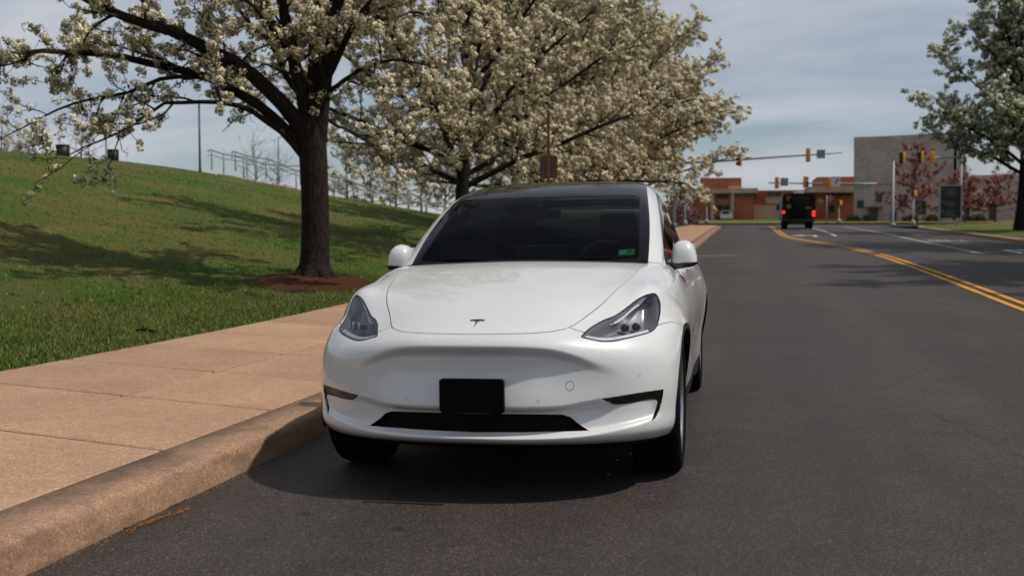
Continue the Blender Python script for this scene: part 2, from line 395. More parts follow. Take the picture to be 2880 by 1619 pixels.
for k, bx in enumerate((-.75, -.35, .05, .45)):     # ONLY
    st_ = [[(0, -1), (.28, -1), (.28, 1), (0, 1)], [(0, -1), (.07, -1), (.07, 1), (0, 1)], [(0, -1), (.07, -1), (.07, 1), (0, 1)], [(.1, -1), (.18, -1), (.18, .1), (.1, .1)]][k]
    if k == 0:
        for q in ([(0, -1), (.07, -1), (.07, 1), (0, 1)], [(.22, -1), (.29, -1), (.29, 1), (.22, 1)], [(.07, .8), (.22, .8), (.22, 1), (.07, 1)], [(.07, -1), (.22, -1), (.22, -.8), (.07, -.8)]): flat_mark('road_letter', q, (8.3 + bx, 46), white_p)
    elif k == 1:
        for q in ([(0, -1), (.07, -1), (.07, 1), (0, 1)], [(.22, -1), (.29, -1), (.29, 1), (.22, 1)], [(.07, .6), (.22, -1), (.22, -.6), (.07, 1)]): flat_mark('road_letter', q, (8.3 + bx, 46), white_p)
    elif k == 2:
        for q in ([(0, -1), (.07, -1), (.07, 1), (0, 1)], [(.07, -1), (.29, -1), (.29, -.8), (.07, -.8)]): flat_mark('road_letter', q, (8.3 + bx, 46), white_p)
    else:
        for q in ([(.11, -1), (.18, -1), (.18, 0), (.11, 0)], [(.11, 0), (.18, 0), (.07, 1), (0, 1)], [(.11, 0), (.18, 0), (.29, 1), (.22, 1)]): flat_mark('road_letter', q, (8.3 + bx, 46), white_p)

# ---- lawns
def nonuni(a, b, d0, d1): 
    out = [a]; t = a
    while t < b:
        t += d0 + (d1 - d0) * min(1, (t - a) / (b - a) * 2.2); out.append(min(t, b))
    return np.array(out)
dd_ = nonuni(0, 75, .18, 2.2); yy_ = np.concatenate([np.arange(-12, 30, .4), np.arange(30, 86.1, .8)])
DD, YY = np.meshgrid(dd_, yy_, indexing='ij'); XX = back_x(YY) - DD; ZZ = hill_z(XX, YY)
nI, nJ = DD.shape; i, j = np.meshgrid(np.arange(nI - 1), np.arange(nJ - 1), indexing='ij'); k = (i * nJ + j).ravel()
hill = link('grass_hill', mesh_np('grass_hill', np.stack([XX.ravel(), YY.ravel(), ZZ.ravel()], 1), np.stack([k, k + nJ, k + nJ + 1, k + 1], 1)[:, ::-1], True), lawn); hill['kind'] = 'structure'
rl = sheet('right_lawn', lambda y_: (float(KXR(y_)) + .32, 70), np.concatenate([np.arange(-25, 82.1, 1.5)]), lambda X, Y: road_z(np.full_like(X, 10.6), Y) + .15 + .02 * np.minimum(X - 10.9, 8), lawn, 40)
sheet('far_pavement', lambda y_: (-160, 160), np.array([101.0, 102, 103.2]), lambda X, Y: road_z(np.full_like(X, 1.0), Y) + .13, walk_m, 30)
sheet('far_lawn', lambda y_: (-160, 160), np.arange(103.2, 190, 4.0), lambda X, Y: road_z(np.full_like(X, 1.0), Y) + .12, lawn, 40)

# ---- grass blades where the lawn is near
def grass_blades(name, n, xr, yr, hgt, w, m, parent=None, dens=None):
    X = rng.uniform(*xr, n); Y = rng.uniform(*yr, n); keep = (X < back_x(Y) + .02 + .07 * rng.random(n) ** 2)
    if dens is not None: keep &= rng.random(n) < dens(X, Y)
    X, Y = X[keep], Y[keep]; n = len(X); Z = hill_z(X, Y) - .005
    a = rng.uniform(0, 2 * math.pi, n); h = hgt * rng.uniform(.45, 1.25, n); lean = rng.uniform(.1, .75, n) * h; la = rng.uniform(0, 2 * math.pi, n)
    B = np.stack([X, Y, Z], 1); D = np.stack([np.cos(a), np.sin(a), 0 * a], 1) * w / 2; Ln = np.stack([np.cos(la) * lean, np.sin(la) * lean, h], 1)
    M_ = B + Ln * [.35, .35, .6]; V = np.stack([B - D, B + D, M_ + D * .8, M_ - D * .8, B + Ln], 1).reshape(-1, 3); k = np.arange(n) * 5
    F3 = np.concatenate([np.stack([k, k + 1, k + 2], 1), np.stack([k, k + 2, k + 3], 1), np.stack([k + 3, k + 2, k + 4], 1)])
    return link(name, mesh_np(name, V, F3), m, parent)
def blade_mat(name='grass_blade', dry=.6):
    m = mat(name, (.05, .1, .02), .8, 0, .2); t = NT(m); g = t.n('ShaderNodeNewGeometry'); v = t.mapping('Object')
    c = t.ramp(g.outputs['Random Per Island'], [(0, (.035, .078, .010)), (.5, (.078, .145, .020)), (.82, (.145, .195, .040)), (.93, (.30, .24, .10))])
    lush = t.noise(t.mapping('Object', (.5, .5, .5)), .8, 5, .6, .4)
    c = t.mix(t.ramp(lush, [(.40, (0,) * 3), (.58, (dry,) * 3)]), c, (.22, .170, .062)); t.color(c)
    t.b.inputs['Subsurface Weight'].default_value = 0; return m
bl_m = blade_mat(); bl_g = blade_mat('lush_grass_blade', .25)
g1 = grass_blades('grass', 85000, (-9.4, -5.68), (5.5, 21), .050, .009, bl_g, None, lambda X, Y: np.clip(1.15 - (-5.77 - X) * .24, .25, 1)); tag(g1, 'short green grass along the pavement edge', 'grass', kind='stuff')
g2 = grass_blades('grass', 95000, (-38, -8.0), (9, 58), .04, .03, bl_m, None); tag(g2, 'thin mown grass over the slope of the hill', 'grass', kind='stuff')
# ------------------------------------------------------------------ car body surface (car frame: x to its left side, y to the rear, z up, origin under the front axle)
CAR_X0, CAR_Y0, CAR_TH, CAR_RO = -1.227, 5.432, 0.010, 0.0172
_rows = [
 # c0 .. c8 as (x, y, z)
 [(0,-.800,.268),(.25,-.788,.268),(.44,-.750,.267),(.59,-.692,.266),(.71,-.615,.264),(.805,-.525,.263),(.862,-.44,.263),(.898,-.35,.265),(.91,-.09,.30)],
 [(0,-.862,.298),(.25,-.848,.298),(.45,-.804,.298),(.60,-.740,.299),(.727,-.660,.301),(.825,-.565,.304),(.885,-.467,.307),(.917,-.36,.31),(.928,-.09,.34)],
 [(0,-.866,.375),(.25,-.851,.375),(.45,-.806,.375),(.60,-.741,.376),(.73,-.660,.378),(.830,-.563,.380),(.893,-.463,.383),(.926,-.355,.386),(.938,-.08,.41)],
 [(0,-.864,.470),(.25,-.848,.470),(.45,-.802,.470),(.60,-.736,.470),(.73,-.653,.470),(.833,-.556,.472),(.899,-.455,.474),(.932,-.345,.476),(.945,-.07,.48)],
 [(0,-.866,.580),(.25,-.848,.580),(.45,-.799,.580),(.60,-.730,.580),(.73,-.645,.580),(.832,-.546,.580),(.899,-.443,.580),(.934,-.325,.580),(.948,-.05,.53)],
 [(0,-.874,.675),(.25,-.854,.675),(.45,-.795,.675),(.595,-.720,.672),(.722,-.630,.67),(.824,-.525,.67),(.893,-.415,.67),(.932,-.29,.67),(.948,-.03,.56)],
 [(0,-.866,.735),(.25,-.844,.735),(.44,-.776,.733),(.58,-.692,.730),(.702,-.596,.730),(.803,-.488,.730),(.878,-.375,.730),(.927,-.24,.73),(.948,-.01,.58)],
 [(0,-.800,.793),(.25,-.776,.793),(.43,-.703,.790),(.57,-.610,.785),(.69,-.508,.785),(.788,-.400,.786),(.868,-.290,.780),(.925,-.165,.768),(.95,.01,.59)],
 [(0,-.695,.836),(.25,-.672,.835),(.43,-.601,.829),(.565,-.509,.823),(.68,-.408,.834),(.777,-.308,.838),(.859,-.205,.824),(.924,-.095,.788),(.95,.03,.60)],
 [(0,-.470,.915),(.25,-.455,.913),(.43,-.408,.907),(.57,-.350,.908),(.672,-.300,.915),(.765,-.228,.934),(.850,-.140,.905),(.926,-.05,.815),(.952,.06,.60)],
 [(0,-.120,1.005),(.25,-.114,1.002),(.44,-.095,.995),(.59,-.065,.990),(.685,-.025,.997),(.772,.020,.992),(.857,.060,.945),(.932,.10,.83),(.955,.13,.57)],
 [(0,.330,1.088),(.25,.333,1.084),(.45,.345,1.077),(.61,.360,1.069),(.70,.380,1.066),(.790,.400,1.050),(.870,.420,.985),(.938,.44,.85),(.90,.50,.26)],
 [(0,.760,1.108),(.25,.765,1.104),(.46,.785,1.098),(.62,.82,1.090),(.715,.845,1.080),(.803,.87,1.058),(.878,.885,.988),(.942,.90,.86),(.91,.92,.24)],
 [(0,1.30,1.12),(.25,1.30,1.115),(.46,1.30,1.105),(.63,1.30,1.09),(.720,1.30,1.082),(.808,1.30,1.062),(.884,1.30,.99),(.946,1.30,.86),(.915,1.30,.24)],
 [(0,1.95,1.13),(.25,1.95,1.125),(.46,1.95,1.115),(.64,1.95,1.10),(.725,1.95,1.09),(.812,1.95,1.068),(.890,1.95,.995),(.950,1.95,.86),(.915,1.95,.24)],
 [(0,2.60,1.14),(.25,2.60,1.135),(.46,2.60,1.125),(.64,2.60,1.11),(.73,2.60,1.098),(.815,2.58,1.075),(.903,2.56,1.00),(.963,2.54,.86),(.935,2.46,.27)],
 [(0,3.10,1.14),(.25,3.10,1.135),(.45,3.10,1.13),(.62,3.09,1.118),(.72,3.08,1.10),(.81,3.06,1.075),(.90,3.03,1.00),(.965,3.0,.86),(.962,2.95,.52)],
 [(0,3.50,1.12),(.25,3.49,1.118),(.44,3.48,1.112),(.60,3.47,1.10),(.69,3.45,1.085),(.78,3.43,1.06),(.87,3.40,.99),(.94,3.38,.85),(.92,3.38,.34)],
 [(0,3.80,.98),(.25,3.79,.98),(.43,3.77,.97),(.58,3.74,.96),(.68,3.70,.95),(.76,3.66,.93),(.83,3.60,.88),(.89,3.56,.79),(.88,3.52,.33)],
 [(0,3.86,.62),(.25,3.85,.62),(.43,3.83,.62),(.58,3.80,.62),(.68,3.76,.62),(.76,3.71,.61),(.82,3.66,.58),(.865,3.62,.52),(.86,3.58,.32)],
 [(0,3.80,.32),(.25,3.79,.32),(.43,3.77,.32),(.58,3.74,.32),(.67,3.70,.32),(.74,3.66,.32),(.79,3.62,.31),(.82,3.60,.31),(.83,3.57,.30)],
]
BODY = np.array(_rows, dtype=float)
BODY = np.concatenate([BODY[:, :0:-1] * np.array([-1, 1, 1]), BODY], axis=1)       # mirrored: 17 columns
def _chord(P, ax):
    d = np.linalg.norm(np.diff(P, axis=ax), axis=2).mean(axis=1 - ax)
    return np.concatenate([[0], np.cumsum(d)])
BS = _chord(BODY, 0)
BT = _chord(BODY, 1); BT = BT - BT[8]
def spline_basis(t, q):
    """natural cubic spline: matrix B with value(q) = B @ data(t)"""
    n = len(t); h = np.diff(t); A = np.eye(n); Rm = np.zeros((n, n))
    for i in range(1, n - 1):
        A[i, i - 1:i + 2] = [h[i - 1], 2 * (h[i - 1] + h[i]), h[i]]
        Rm[i, i - 1:i + 2] = [6 / h[i - 1], -6 / h[i - 1] - 6 / h[i], 6 / h[i]]
    Mm = np.linalg.solve(A, Rm)
    q = np.clip(np.asarray(q, float), t[0], t[-1]); k = np.clip(np.searchsorted(t, q) - 1, 0, n - 2)
    hk = h[k]; a = (t[k + 1] - q) / hk; b = (q - t[k]) / hk; I = np.eye(n)
    return a[:, None] * I[k] + b[:, None] * I[k + 1] + ((a**3 - a) * hk**2 / 6)[:, None] * Mm[k] + ((b**3 - b) * hk**2 / 6)[:, None] * Mm[k + 1]
def scoop_edge(ax): return np.interp(ax, [0, .2, .32, .40, .48, .56, .66, .8], [.738, .736, .728, .715, .692, .660, .625, .60])
def smooth_interp(x, xs, ys):
    return spline_basis(np.array(xs, float), np.clip(x, xs[0], xs[-1])) @ np.array(ys, float)
def body_disp(P):
    """front fascia relief: the hollow under the nose crease and the recessed lower face above the lip"""
    ax = np.abs(P[:, 0]); z = P[:, 2]; front = ss((-.28 - P[:, 1]) / .12)
    zc = smooth_interp(ax, [0, .2, .32, .40, .48, .56, .66, .8], [.738, .736, .729, .716, .692, .660, .625, .60])
    d = zc - z
    sc = .040 * (1 - ss((ax - .32) / .38)) * ss(d / .055) * (1 - ss((d - .06) / .27))
    zt = smooth_interp(ax, [0, .3, .45, .6, .7, .86, 1.], [.452, .452, .459, .482, .488, .500, .52])
    zb = smooth_interp(ax, [0, .4, .55, .7, .81, .9, 1.], [.305, .307, .316, .336, .356, .375, .38])
    dep = .052 - .020 * ss((ax - .45) / .25)
    rc = dep * ss((zt - z) / .040) * ss((z - zb) / .028) * (1 - ss((ax - .805) / .055))
    out = P.copy(); out[:, 1] += front * (sc + rc)
    # soft hollow along the doors below the shoulder
    side = ss((P[:, 1] - .45) / .5) * (1 - ss((P[:, 1] - 2.3) / .5)) * ss((ax - .85) / .06)
    out[:, 0] -= np.sign(P[:, 0]) * side * .022 * np.exp(-((z - .52) / .13) ** 2)
    return out
def body_pt(s, t):
    s = np.atleast_1d(np.asarray(s, float)); t = np.atleast_1d(np.asarray(t, float))
    P = np.einsum('ni,ijk,nj->nk', spline_basis(BS, s), BODY, spline_basis(BT, t), optimize=True)
    return body_disp(P)
def body_nrm(s, t, e=2e-3):
    a = body_pt(np.clip(s + e, 0, BS[-1]), t) - body_pt(np.clip(s - e, 0, BS[-1]), t)
    b = body_pt(s, np.clip(t + e, BT[0], BT[-1])) - body_pt(s, np.clip(t - e, BT[0], BT[-1]))
    n = np.cross(b, a); return n / (np.linalg.norm(n, axis=1, keepdims=True) + 1e-12)
_gs, _gt = np.meshgrid(np.linspace(0, BS[-1], 420), np.linspace(BT[0] * 0 , BT[-1], 170), indexing='ij')
_GS, _GT = _gs.ravel(), _gt.ravel(); _GP = body_pt(_GS, _GT)
def body_inv(Q, fn, smin=0.0, smax=99.0, guard=None):
    """(s,t) whose point maps to Q under fn(P)->2D"""
    ok = (_GS >= smin) & (_GS <= smax)
    if guard is not None: ok &= guard(_GP)
    G = fn(_GP[ok]); gs, gt = _GS[ok], _GT[ok]; out = []
    for q in np.atleast_2d(Q):
        k = np.argmin(((G - q) ** 2).sum(1)); s, t = gs[k], gt[k]
        for _ in range(12):
            e = 1e-4
            r = fn(body_pt([s, s + e, s], [t, t, t + e])); J = np.stack([(r[1] - r[0]) / e, (r[2] - r[0]) / e], 1)
            try: d = np.linalg.solve(J + 1e-9 * np.eye(2), q - r[0])
            except Exception: break
            m = np.abs(d).max(); d = d * min(1, .03 / (m + 1e-9))
            s = min(max(s + d[0], smin), min(BS[-1], smax)); t = min(max(t + d[1], 0), BT[-1])
        out.append((s, t))
    return np.array(out)
SIDE = lambda P: P[:, 1:3]
FRONT = lambda P: P[:, [0, 2]]
# outlines of lamps, openings and seams in the body surface's own coordinates (right half; mirrored for the other)
HEADLIGHT = [(0.5220,0.5264), (0.5599,0.5463), (0.6170,0.5806), (0.6628,0.6233), (0.6809,0.6679), (0.7039,0.7018), (0.7349,0.7384), (0.7706,0.7848), (0.7922,0.8301), (0.8034,0.8658), (0.8124,0.8951), (0.7962,0.9140), (0.7581,0.9282), (0.7194,0.9303), (0.6660,0.9230), (0.6061,0.9088), (0.5655,0.8972), (0.5343,0.8756), (0.5198,0.8501), (0.5090,0.8068), (0.4976,0.7469), (0.4876,0.6928), (0.4848,0.6615), (0.4873,0.6304), (0.4952,0.5979), (0.5076,0.5632)]
HOODLINE = [(0.5509,0.0532), (0.5534,0.2314), (0.5598,0.3433), (0.5731,0.4040), (0.5998,0.4570), (0.6907,0.5256), (0.8291,0.6267), (1.1011,0.6928), (1.3275,0.7225), (1.5213,0.7303)]
FOG = [(0.2350,0.6060), (0.2404,0.6601), (0.2486,0.7570), (0.2481,0.8932), (0.2171,0.8884), (0.1810,0.8799), (0.1491,0.8657), (0.1241,0.8496), (0.1098,0.8229), (0.1369,0.8336), (0.1685,0.8470), (0.1942,0.8548), (0.2022,0.8432), (0.2028,0.7721), (0.1994,0.7078), (0.1992,0.6696), (0.2023,0.6503), (0.2167,0.6256)]
GRILLE = [(0.1699,0.0000), (0.1701,0.2277), (0.1652,0.4129), (0.1536,0.4505), (0.1292,0.4817), (0.0958,0.5427), (0.0946,0.4426), (0.0931,0.2283), (0.0914,0.0000)]
SEAM_IN = [(0.5876,0.4590), (0.5772,0.4940), (0.5522,0.5458)]
SEAM_OUT = [(0.5703,0.8966), (0.5920,0.9500), (0.6019,1.0003), (0.5993,1.0639), (0.5771,1.1225)]
TOWCAP = [(0.2945,0.4535)]
SENSORS = [(0.2330,0.3130), (0.3210,0.7616)]
# ------------------------------------------------------------------ car: panels cut from the surface
def catmull(P, sub=4, closed=False):
    P = np.asarray(P, float); n = len(P); out = []
    rngi = range(n if closed else n - 1)
    for i in rngi:
        g = lambda k: P[k % n] if closed else P[min(max(k, 0), n - 1)]
        p0, p1, p2, p3 = g(i - 1), g(i), g(i + 1), g(i + 2)
        for j in range(sub):
            t = j / sub
            out.append(.5 * ((2 * p1) + (-p0 + p2) * t + (2 * p0 - 5 * p1 + 4 * p2 - p3) * t * t + (-p0 + 3 * p1 - 3 * p2 + p3) * t ** 3))
    if not closed: out.append(P[-1])
    return np.array(out)
def offset_line(P, d, closed=False):
    P = np.asarray(P, float)
    if closed: T = np.roll(P, -1, 0) - np.roll(P, 1, 0)
    else: T = np.gradient(P, axis=0)
    T /= np.linalg.norm(T, axis=1, keepdims=True) + 1e-12
    return P + d * np.stack([-T[:, 1], T[:, 0]], 1)
def in_poly(Q, poly):
    x, y = Q[:, 0], Q[:, 1]; ins = np.zeros(len(Q), bool); j = len(poly) - 1
    for i in range(len(poly)):
        xi, yi = poly[i]; xj, yj = poly[j]
        c = ((yi > y) != (yj > y)) & (x < (xj - xi) * (y - yi) / ((yj - yi) if yj != yi else 1e-12) + xi)
        ins ^= c; j = i
    return ins
def dist_line(Q, L_, closed=False):
    L_ = np.asarray(L_); A = L_ if closed else L_[:-1]; B = np.roll(L_, -1, 0) if closed else L_[1:]
    best = np.full(len(Q), 1e9)
    for a, b in zip(A, B):
        d = b - a; t = np.clip(((Q - a) @ d) / (d @ d + 1e-15), 0, 1)
        best = np.minimum(best, np.hypot(*(Q - a - t[:, None] * d).T))
    return best
def area(P): return .5 * np.sum(P[:, 0] * np.roll(P[:, 1], -1) - np.roll(P[:, 0], -1) * P[:, 1])
def inset(P, d):
    return offset_line(P, d if area(P) > 0 else -d, closed=True)
def cdt(dom, lines, pts):
    """lines: list of (polyline, closed). returns 2D verts, tris"""
    V = [Vector(p) for p in dom]; E = [(i, (i + 1) % len(dom)) for i in range(len(dom))]
    for Lp, cl in lines:
        o = len(V); V += [Vector((float(a), float(b))) for a, b in Lp]; n = len(Lp)
        E += [(o + i, o + i + 1) for i in range(n - 1)] + ([(o + n - 1, o)] if cl else [])
    V += [Vector((float(a), float(b))) for a, b in pts]
    r = delaunay_2d_cdt(V, E, [], 0, 1e-6)
    V2 = np.array([tuple(v) for v in r[0]]); F2 = np.array([f for f in r[2] if len(f) == 3], dtype=int); a, b, c = V2[F2[:, 0]], V2[F2[:, 1]], V2[F2[:, 2]]
    ar = np.abs((b[:, 0] - a[:, 0]) * (c[:, 1] - a[:, 1]) - (c[:, 0] - a[:, 0]) * (b[:, 1] - a[:, 1])); return V2, F2[ar > 1e-10]
def panel_mesh(name, P, N, F, mirror=False, both=False, rim=0.012, F_left=None):
    """P,N for all verts, F the triangles of this panel (right half)"""
    used = np.unique(F); mp = -np.ones(len(P), int); mp[used] = np.arange(len(used)); f = mp[F]; p = P[used].copy(); n = N[used].copy()
    a, b, c = p[f[:, 0]], p[f[:, 1]], p[f[:, 2]]; g = np.cross(b - a, c - a); flip = (g * (n[f[:, 0]] + n[f[:, 1]] + n[f[:, 2]])).sum(1) < 0
    f[flip] = f[flip][:, ::-1]
    onc = np.abs(p[:, 0]) < 1e-5
    ed = np.concatenate([f[:, [0, 1]], f[:, [1, 2]], f[:, [2, 0]]]); key = np.sort(ed, 1)
    _, idx, cnt = np.unique(key, axis=0, return_index=True, return_counts=True)
    be = ed[idx[cnt == 1]]
    if both: be = be[~(onc[be[:, 0]] & onc[be[:, 1]])]
    def side(p, n, f, be, sgn):
        p = p * [sgn, 1, 1]; n = n * [sgn, 1, 1]
        if sgn < 0: f = f[:, ::-1]; be = be[:, ::-1]
        V = [p]; NN = [n]; FF = [f]; o = len(p)
        if rim and len(be):
            A = p[be[:, 0]]; B = p[be[:, 1]]; A2 = A - n[be[:, 0]] * rim; B2 = B - n[be[:, 1]] * rim
            m = len(be); V += [A, B, B2, A2]
            fn = np.cross(B - A, -n[be[:, 0]]); fn /= np.linalg.norm(fn, axis=1, keepdims=True) + 1e-12
            NN += [-fn] * 4
            i = np.arange(m); FF.append(np.stack([o + i, o + 3 * m + i, o + 2 * m + i], 1)); FF.append(np.stack([o + i, o + 2 * m + i, o + m + i], 1))
        return np.concatenate(V), np.concatenate(NN), np.concatenate(FF)
    S = []
    if both:
        fl_ = f
        if F_left is not None:
            fl_ = mp[F_left]; g2 = np.cross(p[fl_[:, 1]] - p[fl_[:, 0]], p[fl_[:, 2]] - p[fl_[:, 0]]); q2 = (g2 * n[fl_[:, 0]]).sum(1) < 0; fl_[q2] = fl_[q2][:, ::-1]
        S = [side(p, n, f, be, 1), side(p, n, fl_, be, -1)]
    else: S = [side(p, n, f, be, -1 if mirror else 1)]
    if both:
        V = np.concatenate([S[0][0], S[1][0]]); NN = np.concatenate([S[0][1], S[1][1]]); FF = np.concatenate([S[0][2], S[1][2] + len(S[0][0])])
        k = np.where(onc)[0]; rp = np.arange(len(V)); rp[len(S[0][0]) + k] = k
        NN[k, 0] = 0; NN[k] /= np.linalg.norm(NN[k], axis=1, keepdims=True); FF = rp[FF]
        us = np.unique(FF); mp2 = -np.ones(len(V), int); mp2[us] = np.arange(len(us)); V, NN, FF = V[us], NN[us], mp2[FF]
    else: V, NN, FF = S[0]
    me = mesh_np(name, V, FF, True)
    me.normals_split_custom_set_from_vertices([tuple(x) for x in NN])
    return me

# --- materials
paint = mat('white_car_paint', (.68, .68, .67), .34, 0, .5, coat=1.0)
black_gloss = mat('black_gloss_trim', (.006, .006, .007), .12)
black_plastic = mat('black_plastic', (.007, .007, .007), .6, 0, .3)
fog_gloss = mat('fog_lamp_gloss', (.004, .004, .004), .06, 0, .8)
plate_black = mat('plate_black', (.002, .002, .002), .5, 0, .1)
rubber = mat('tyre_rubber', (.004, .004, .004), .85, 0, .12)
chrome = mat('lamp_chrome', (.75, .76, .78), .12, 1.0)
guide_m = mat('light_guide', (.85, .86, .88), .35, 0, .5)
lamp_dark = mat('lamp_housing', (.34, .35, .37), .28, .55)
lamp_silver = mat('lamp_satin_silver', (.72, .72, .74), .35, .3)
alloy = mat('wheel_alloy', (.42, .42, .43), .32, 1.0)
alloy_dark = mat('wheel_dark_alloy', (.05, .05, .052), .4, .8)
interior = mat('interior_black', (.0045, .0045, .005), .8, 0, .1)
interior_grey = mat('interior_pillar_grey', (.62, .63, .62), .8)
screen_m = mat('screen_glass', (.01, .011, .012), .08)
mirror_m = mat('mirror_glass', (.8, .8, .8), .02, 1.0)
red_lamp = mat('red_lamp', (.35, .01, .01), .15, 0, .5, coat=.5)
def glass(name, tint, refl=1.0, ior=1.45, inside=1.0):
    m = bpy.data.materials.new(name); m.use_nodes = True; t = m.node_tree; t.nodes.clear()
    o = t.nodes.new('ShaderNodeOutputMaterial'); mx = t.nodes.new('ShaderNodeMixShader'); tr = t.nodes.new('ShaderNodeBsdfTransparent')
    gl = t.nodes.new('ShaderNodeBsdfGlossy'); fr = t.nodes.new('ShaderNodeFresnel'); mu = t.nodes.new('ShaderNodeMath'); mu.operation = 'MULTIPLY'
    tr.inputs[0].default_value = (*tint, 1); gl.inputs['Roughness'].default_value = 0.01; fr.inputs[0].default_value = ior; mu.inputs[1].default_value = refl
    if inside < 1:
        gm = t.nodes.new('ShaderNodeNewGeometry'); mr = t.nodes.new('ShaderNodeMapRange'); mr.inputs[3].default_value = refl; mr.inputs[4].default_value = refl * inside; t.links.new(gm.outputs['Backfacing'], mr.inputs[0]); t.links.new(mr.outputs[0], mu.inputs[1])
    t.links.new(fr.outputs[0], mu.inputs[0]); t.links.new(mu.outputs[0], mx.inputs[0]); t.links.new(tr.outputs[0], mx.inputs[1]); t.links.new(gl.outputs[0], mx.inputs[2]); t.links.new(mx.outputs[0], o.inputs[0])
    MATS[name] = m; return m
ws_glass = glass('windshield_glass', (.30, .37, .33), .38, 1.38)
side_glass = glass('side_window_glass', (.50, .56, .52), 1.0, 1.5); privacy_glass = glass('privacy_glass', (.02, .022, .022), 1.0, 1.5, .05)
lens_glass = glass('headlight_lens', (.90, .91, .94), .55, 1.45)
roof_glass = mat('roof_black_glass', (.005, .006, .007), .05, 0, .28)
frit_m = mat('windshield_frit', (.003, .003, .0035), .06, 0, .14)

car = thing('parked_car', 'white electric crossover car parked at the kerb with a black blank front plate', 'car', (CAR_X0, CAR_Y0, 0))
car.rotation_euler = (0, -CAR_RO, CAR_TH)

# --- outlines
HLO = catmull(HEADLIGHT, 3, True); HLI = inset(HLO, .0075)
FOGP = np.array(FOG); GRP = np.array(GRILLE)
HOODF = catmull(HOODLINE, 5); HOODF[0, 1] = 0
_hr = body_inv(np.array([(.62, .425), (.5, .405), (.35, .385), (.2, .375), (.08, .37), (0, .37)]), lambda P: P[:, :2], 1.0, 2.0)
_hr[-1, 1] = 0
HOODR = np.vstack([HOODF[-1:], _hr])
HOODP = np.vstack([HOODF, _hr])
_circ = lambda cy, r, a0, a1, n=60: np.array([(cy - r * math.cos(a), .36 + r * math.sin(a)) for a in np.linspace(R(a0), R(a1), n)])
sideguard = lambda P: (P[:, 0] > .72)
def side_st(q, smin=0, smax=99): return body_inv(q, SIDE, smin, smax, sideguard)
ARCH_R, TRIM_R = .382, .412
front_arch = [side_st(_circ(0, r, -24, 190), 0, BS[12]) for r in (ARCH_R, TRIM_R)]
rear_arch = [side_st(_circ(2.89, r, -24, 204), BS[13], BS[18]) for r in (ARCH_R, TRIM_R)]
door_lines = [np.array([(.56, 1.03), (.60, .90), (.61, .70), (.585, .50), (.54, .36)]), np.array([(1.70, 1.062), (1.71, .9), (1.70, .6), (1.66, .33)]), np.array([(2.62, 1.07), (2.66, .92), (2.60, .80), (2.50, .66), (2.42, .52), (2.37, .33)])]
door_st = [catmull(side_st(q, BS[10], BS[17]), 6) for q in door_lines]
T_BELT = BT[13]
GAP = .003
seam_in = catmull(np.vstack([HOODF[np.argmin(np.hypot(*(HOODF - np.array(SEAM_IN[0])).T))], SEAM_IN[1:]]), 4)
seam_out = catmull(SEAM_OUT, 4)
gaps = [(HOODF[::1], False)] + [(seam_in, False), (seam_out, False)] + [(d, False) for d in door_st]
_cap = np.array([(TOWCAP[0][0] + .0195 * math.cos(a), TOWCAP[0][1] + .0195 * math.sin(a)) for a in np.linspace(0, 2 * math.pi, 40, endpoint=False)])
lines = [(HLO, True), (HLI, True), (FOGP, True), (GRP, False), (HOODR, False)]
for a in front_arch + rear_arch: lines.append((a, False))
for g, cl in gaps:
    lines += [(offset_line(g, GAP, cl), cl), (offset_line(g, -GAP, cl), cl)]
lines += [(inset(_cap, -.0012), True), (inset(_cap, .0012), True)]
SENS = []
for (a, b) in SENSORS:
    c_ = np.array([(a + .0062 * math.cos(q), b + .0062 * math.sin(q)) for q in np.linspace(0, 2 * math.pi, 18, endpoint=False)]); SENS.append(c_)
    lines += [(inset(c_, -.0007), True), (inset(c_, .0007), True)]
_sill = side_st(np.array([(y, .335) for y in np.linspace(.42, 2.46, 24)]), BS[10], BS[17]); lines.append((_sill, False))
_bl = np.array([(s, T_BELT) for s in np.linspace(BS[11] + .1, BS[17], 30)]); lines.append((_bl, False))
pts = []
for (s0, s1, ds, dt) in ((0, BS[3], .0085, .0125), (BS[3], BS[7] + .05, .0085, .0125), (BS[7] + .05, BS[8] + .3, .0125, .0135), (BS[8] + .3, BS[12], .022, .02), (BS[12], BS[-1], .05, .035)):
    a = np.arange(s0 + ds / 2, s1, ds); b = np.concatenate([[0], np.arange(dt, BT[-1] - dt / 3, dt)])
    A, B = np.meshgrid(a, b, indexing='ij'); A = A + (np.arange(len(b)) % 2)[None, :] * ds * .5 * (B > 0)
    q = np.stack([A.ravel(), B.ravel()], 1); d = np.full(len(q), 1e9)
    for Lp, cl in lines: d = np.minimum(d, dist_line(q, Lp, cl))
    pts.append(q[(d > .42 * ds) & (q[:, 0] < BS[-1] - 1e-3)])
dom = [(0, 0), (BS[-1], 0), (BS[-1], BT[-1]), (0, BT[-1])]
_edge = [(s, BT[-1]) for s in np.arange(.03, BS[-1], .05)] + [(0, t) for t in np.arange(.02, BT[-1], .02)] + [(BS[-1], t) for t in np.arange(.05, BT[-1], .05)]
CV, CF = cdt(dom, lines, np.vstack(pts + [np.array(_edge)]))
CP = body_pt(CV[:, 0], CV[:, 1]); CP[CV[:, 1] < 1e-6, 0] = 0
CN = body_nrm(CV[:, 0], CV[:, 1], 5e-3); _k = CV[:, 1] < 1e-6; CN[_k, 0] = 0; CN /= np.linalg.norm(CN, axis=1, keepdims=True)
cc = CV[CF].mean(1); cp = CP[CF].mean(1)
reg = np.array(['bumper'] * len(CF), dtype='U16')
_so = np.argsort(np.concatenate([np.array(SEAM_IN)[:, 1], np.array(SEAM_OUT)[:, 1]])); _sm = np.vstack([SEAM_IN, SEAM_OUT])[_so]
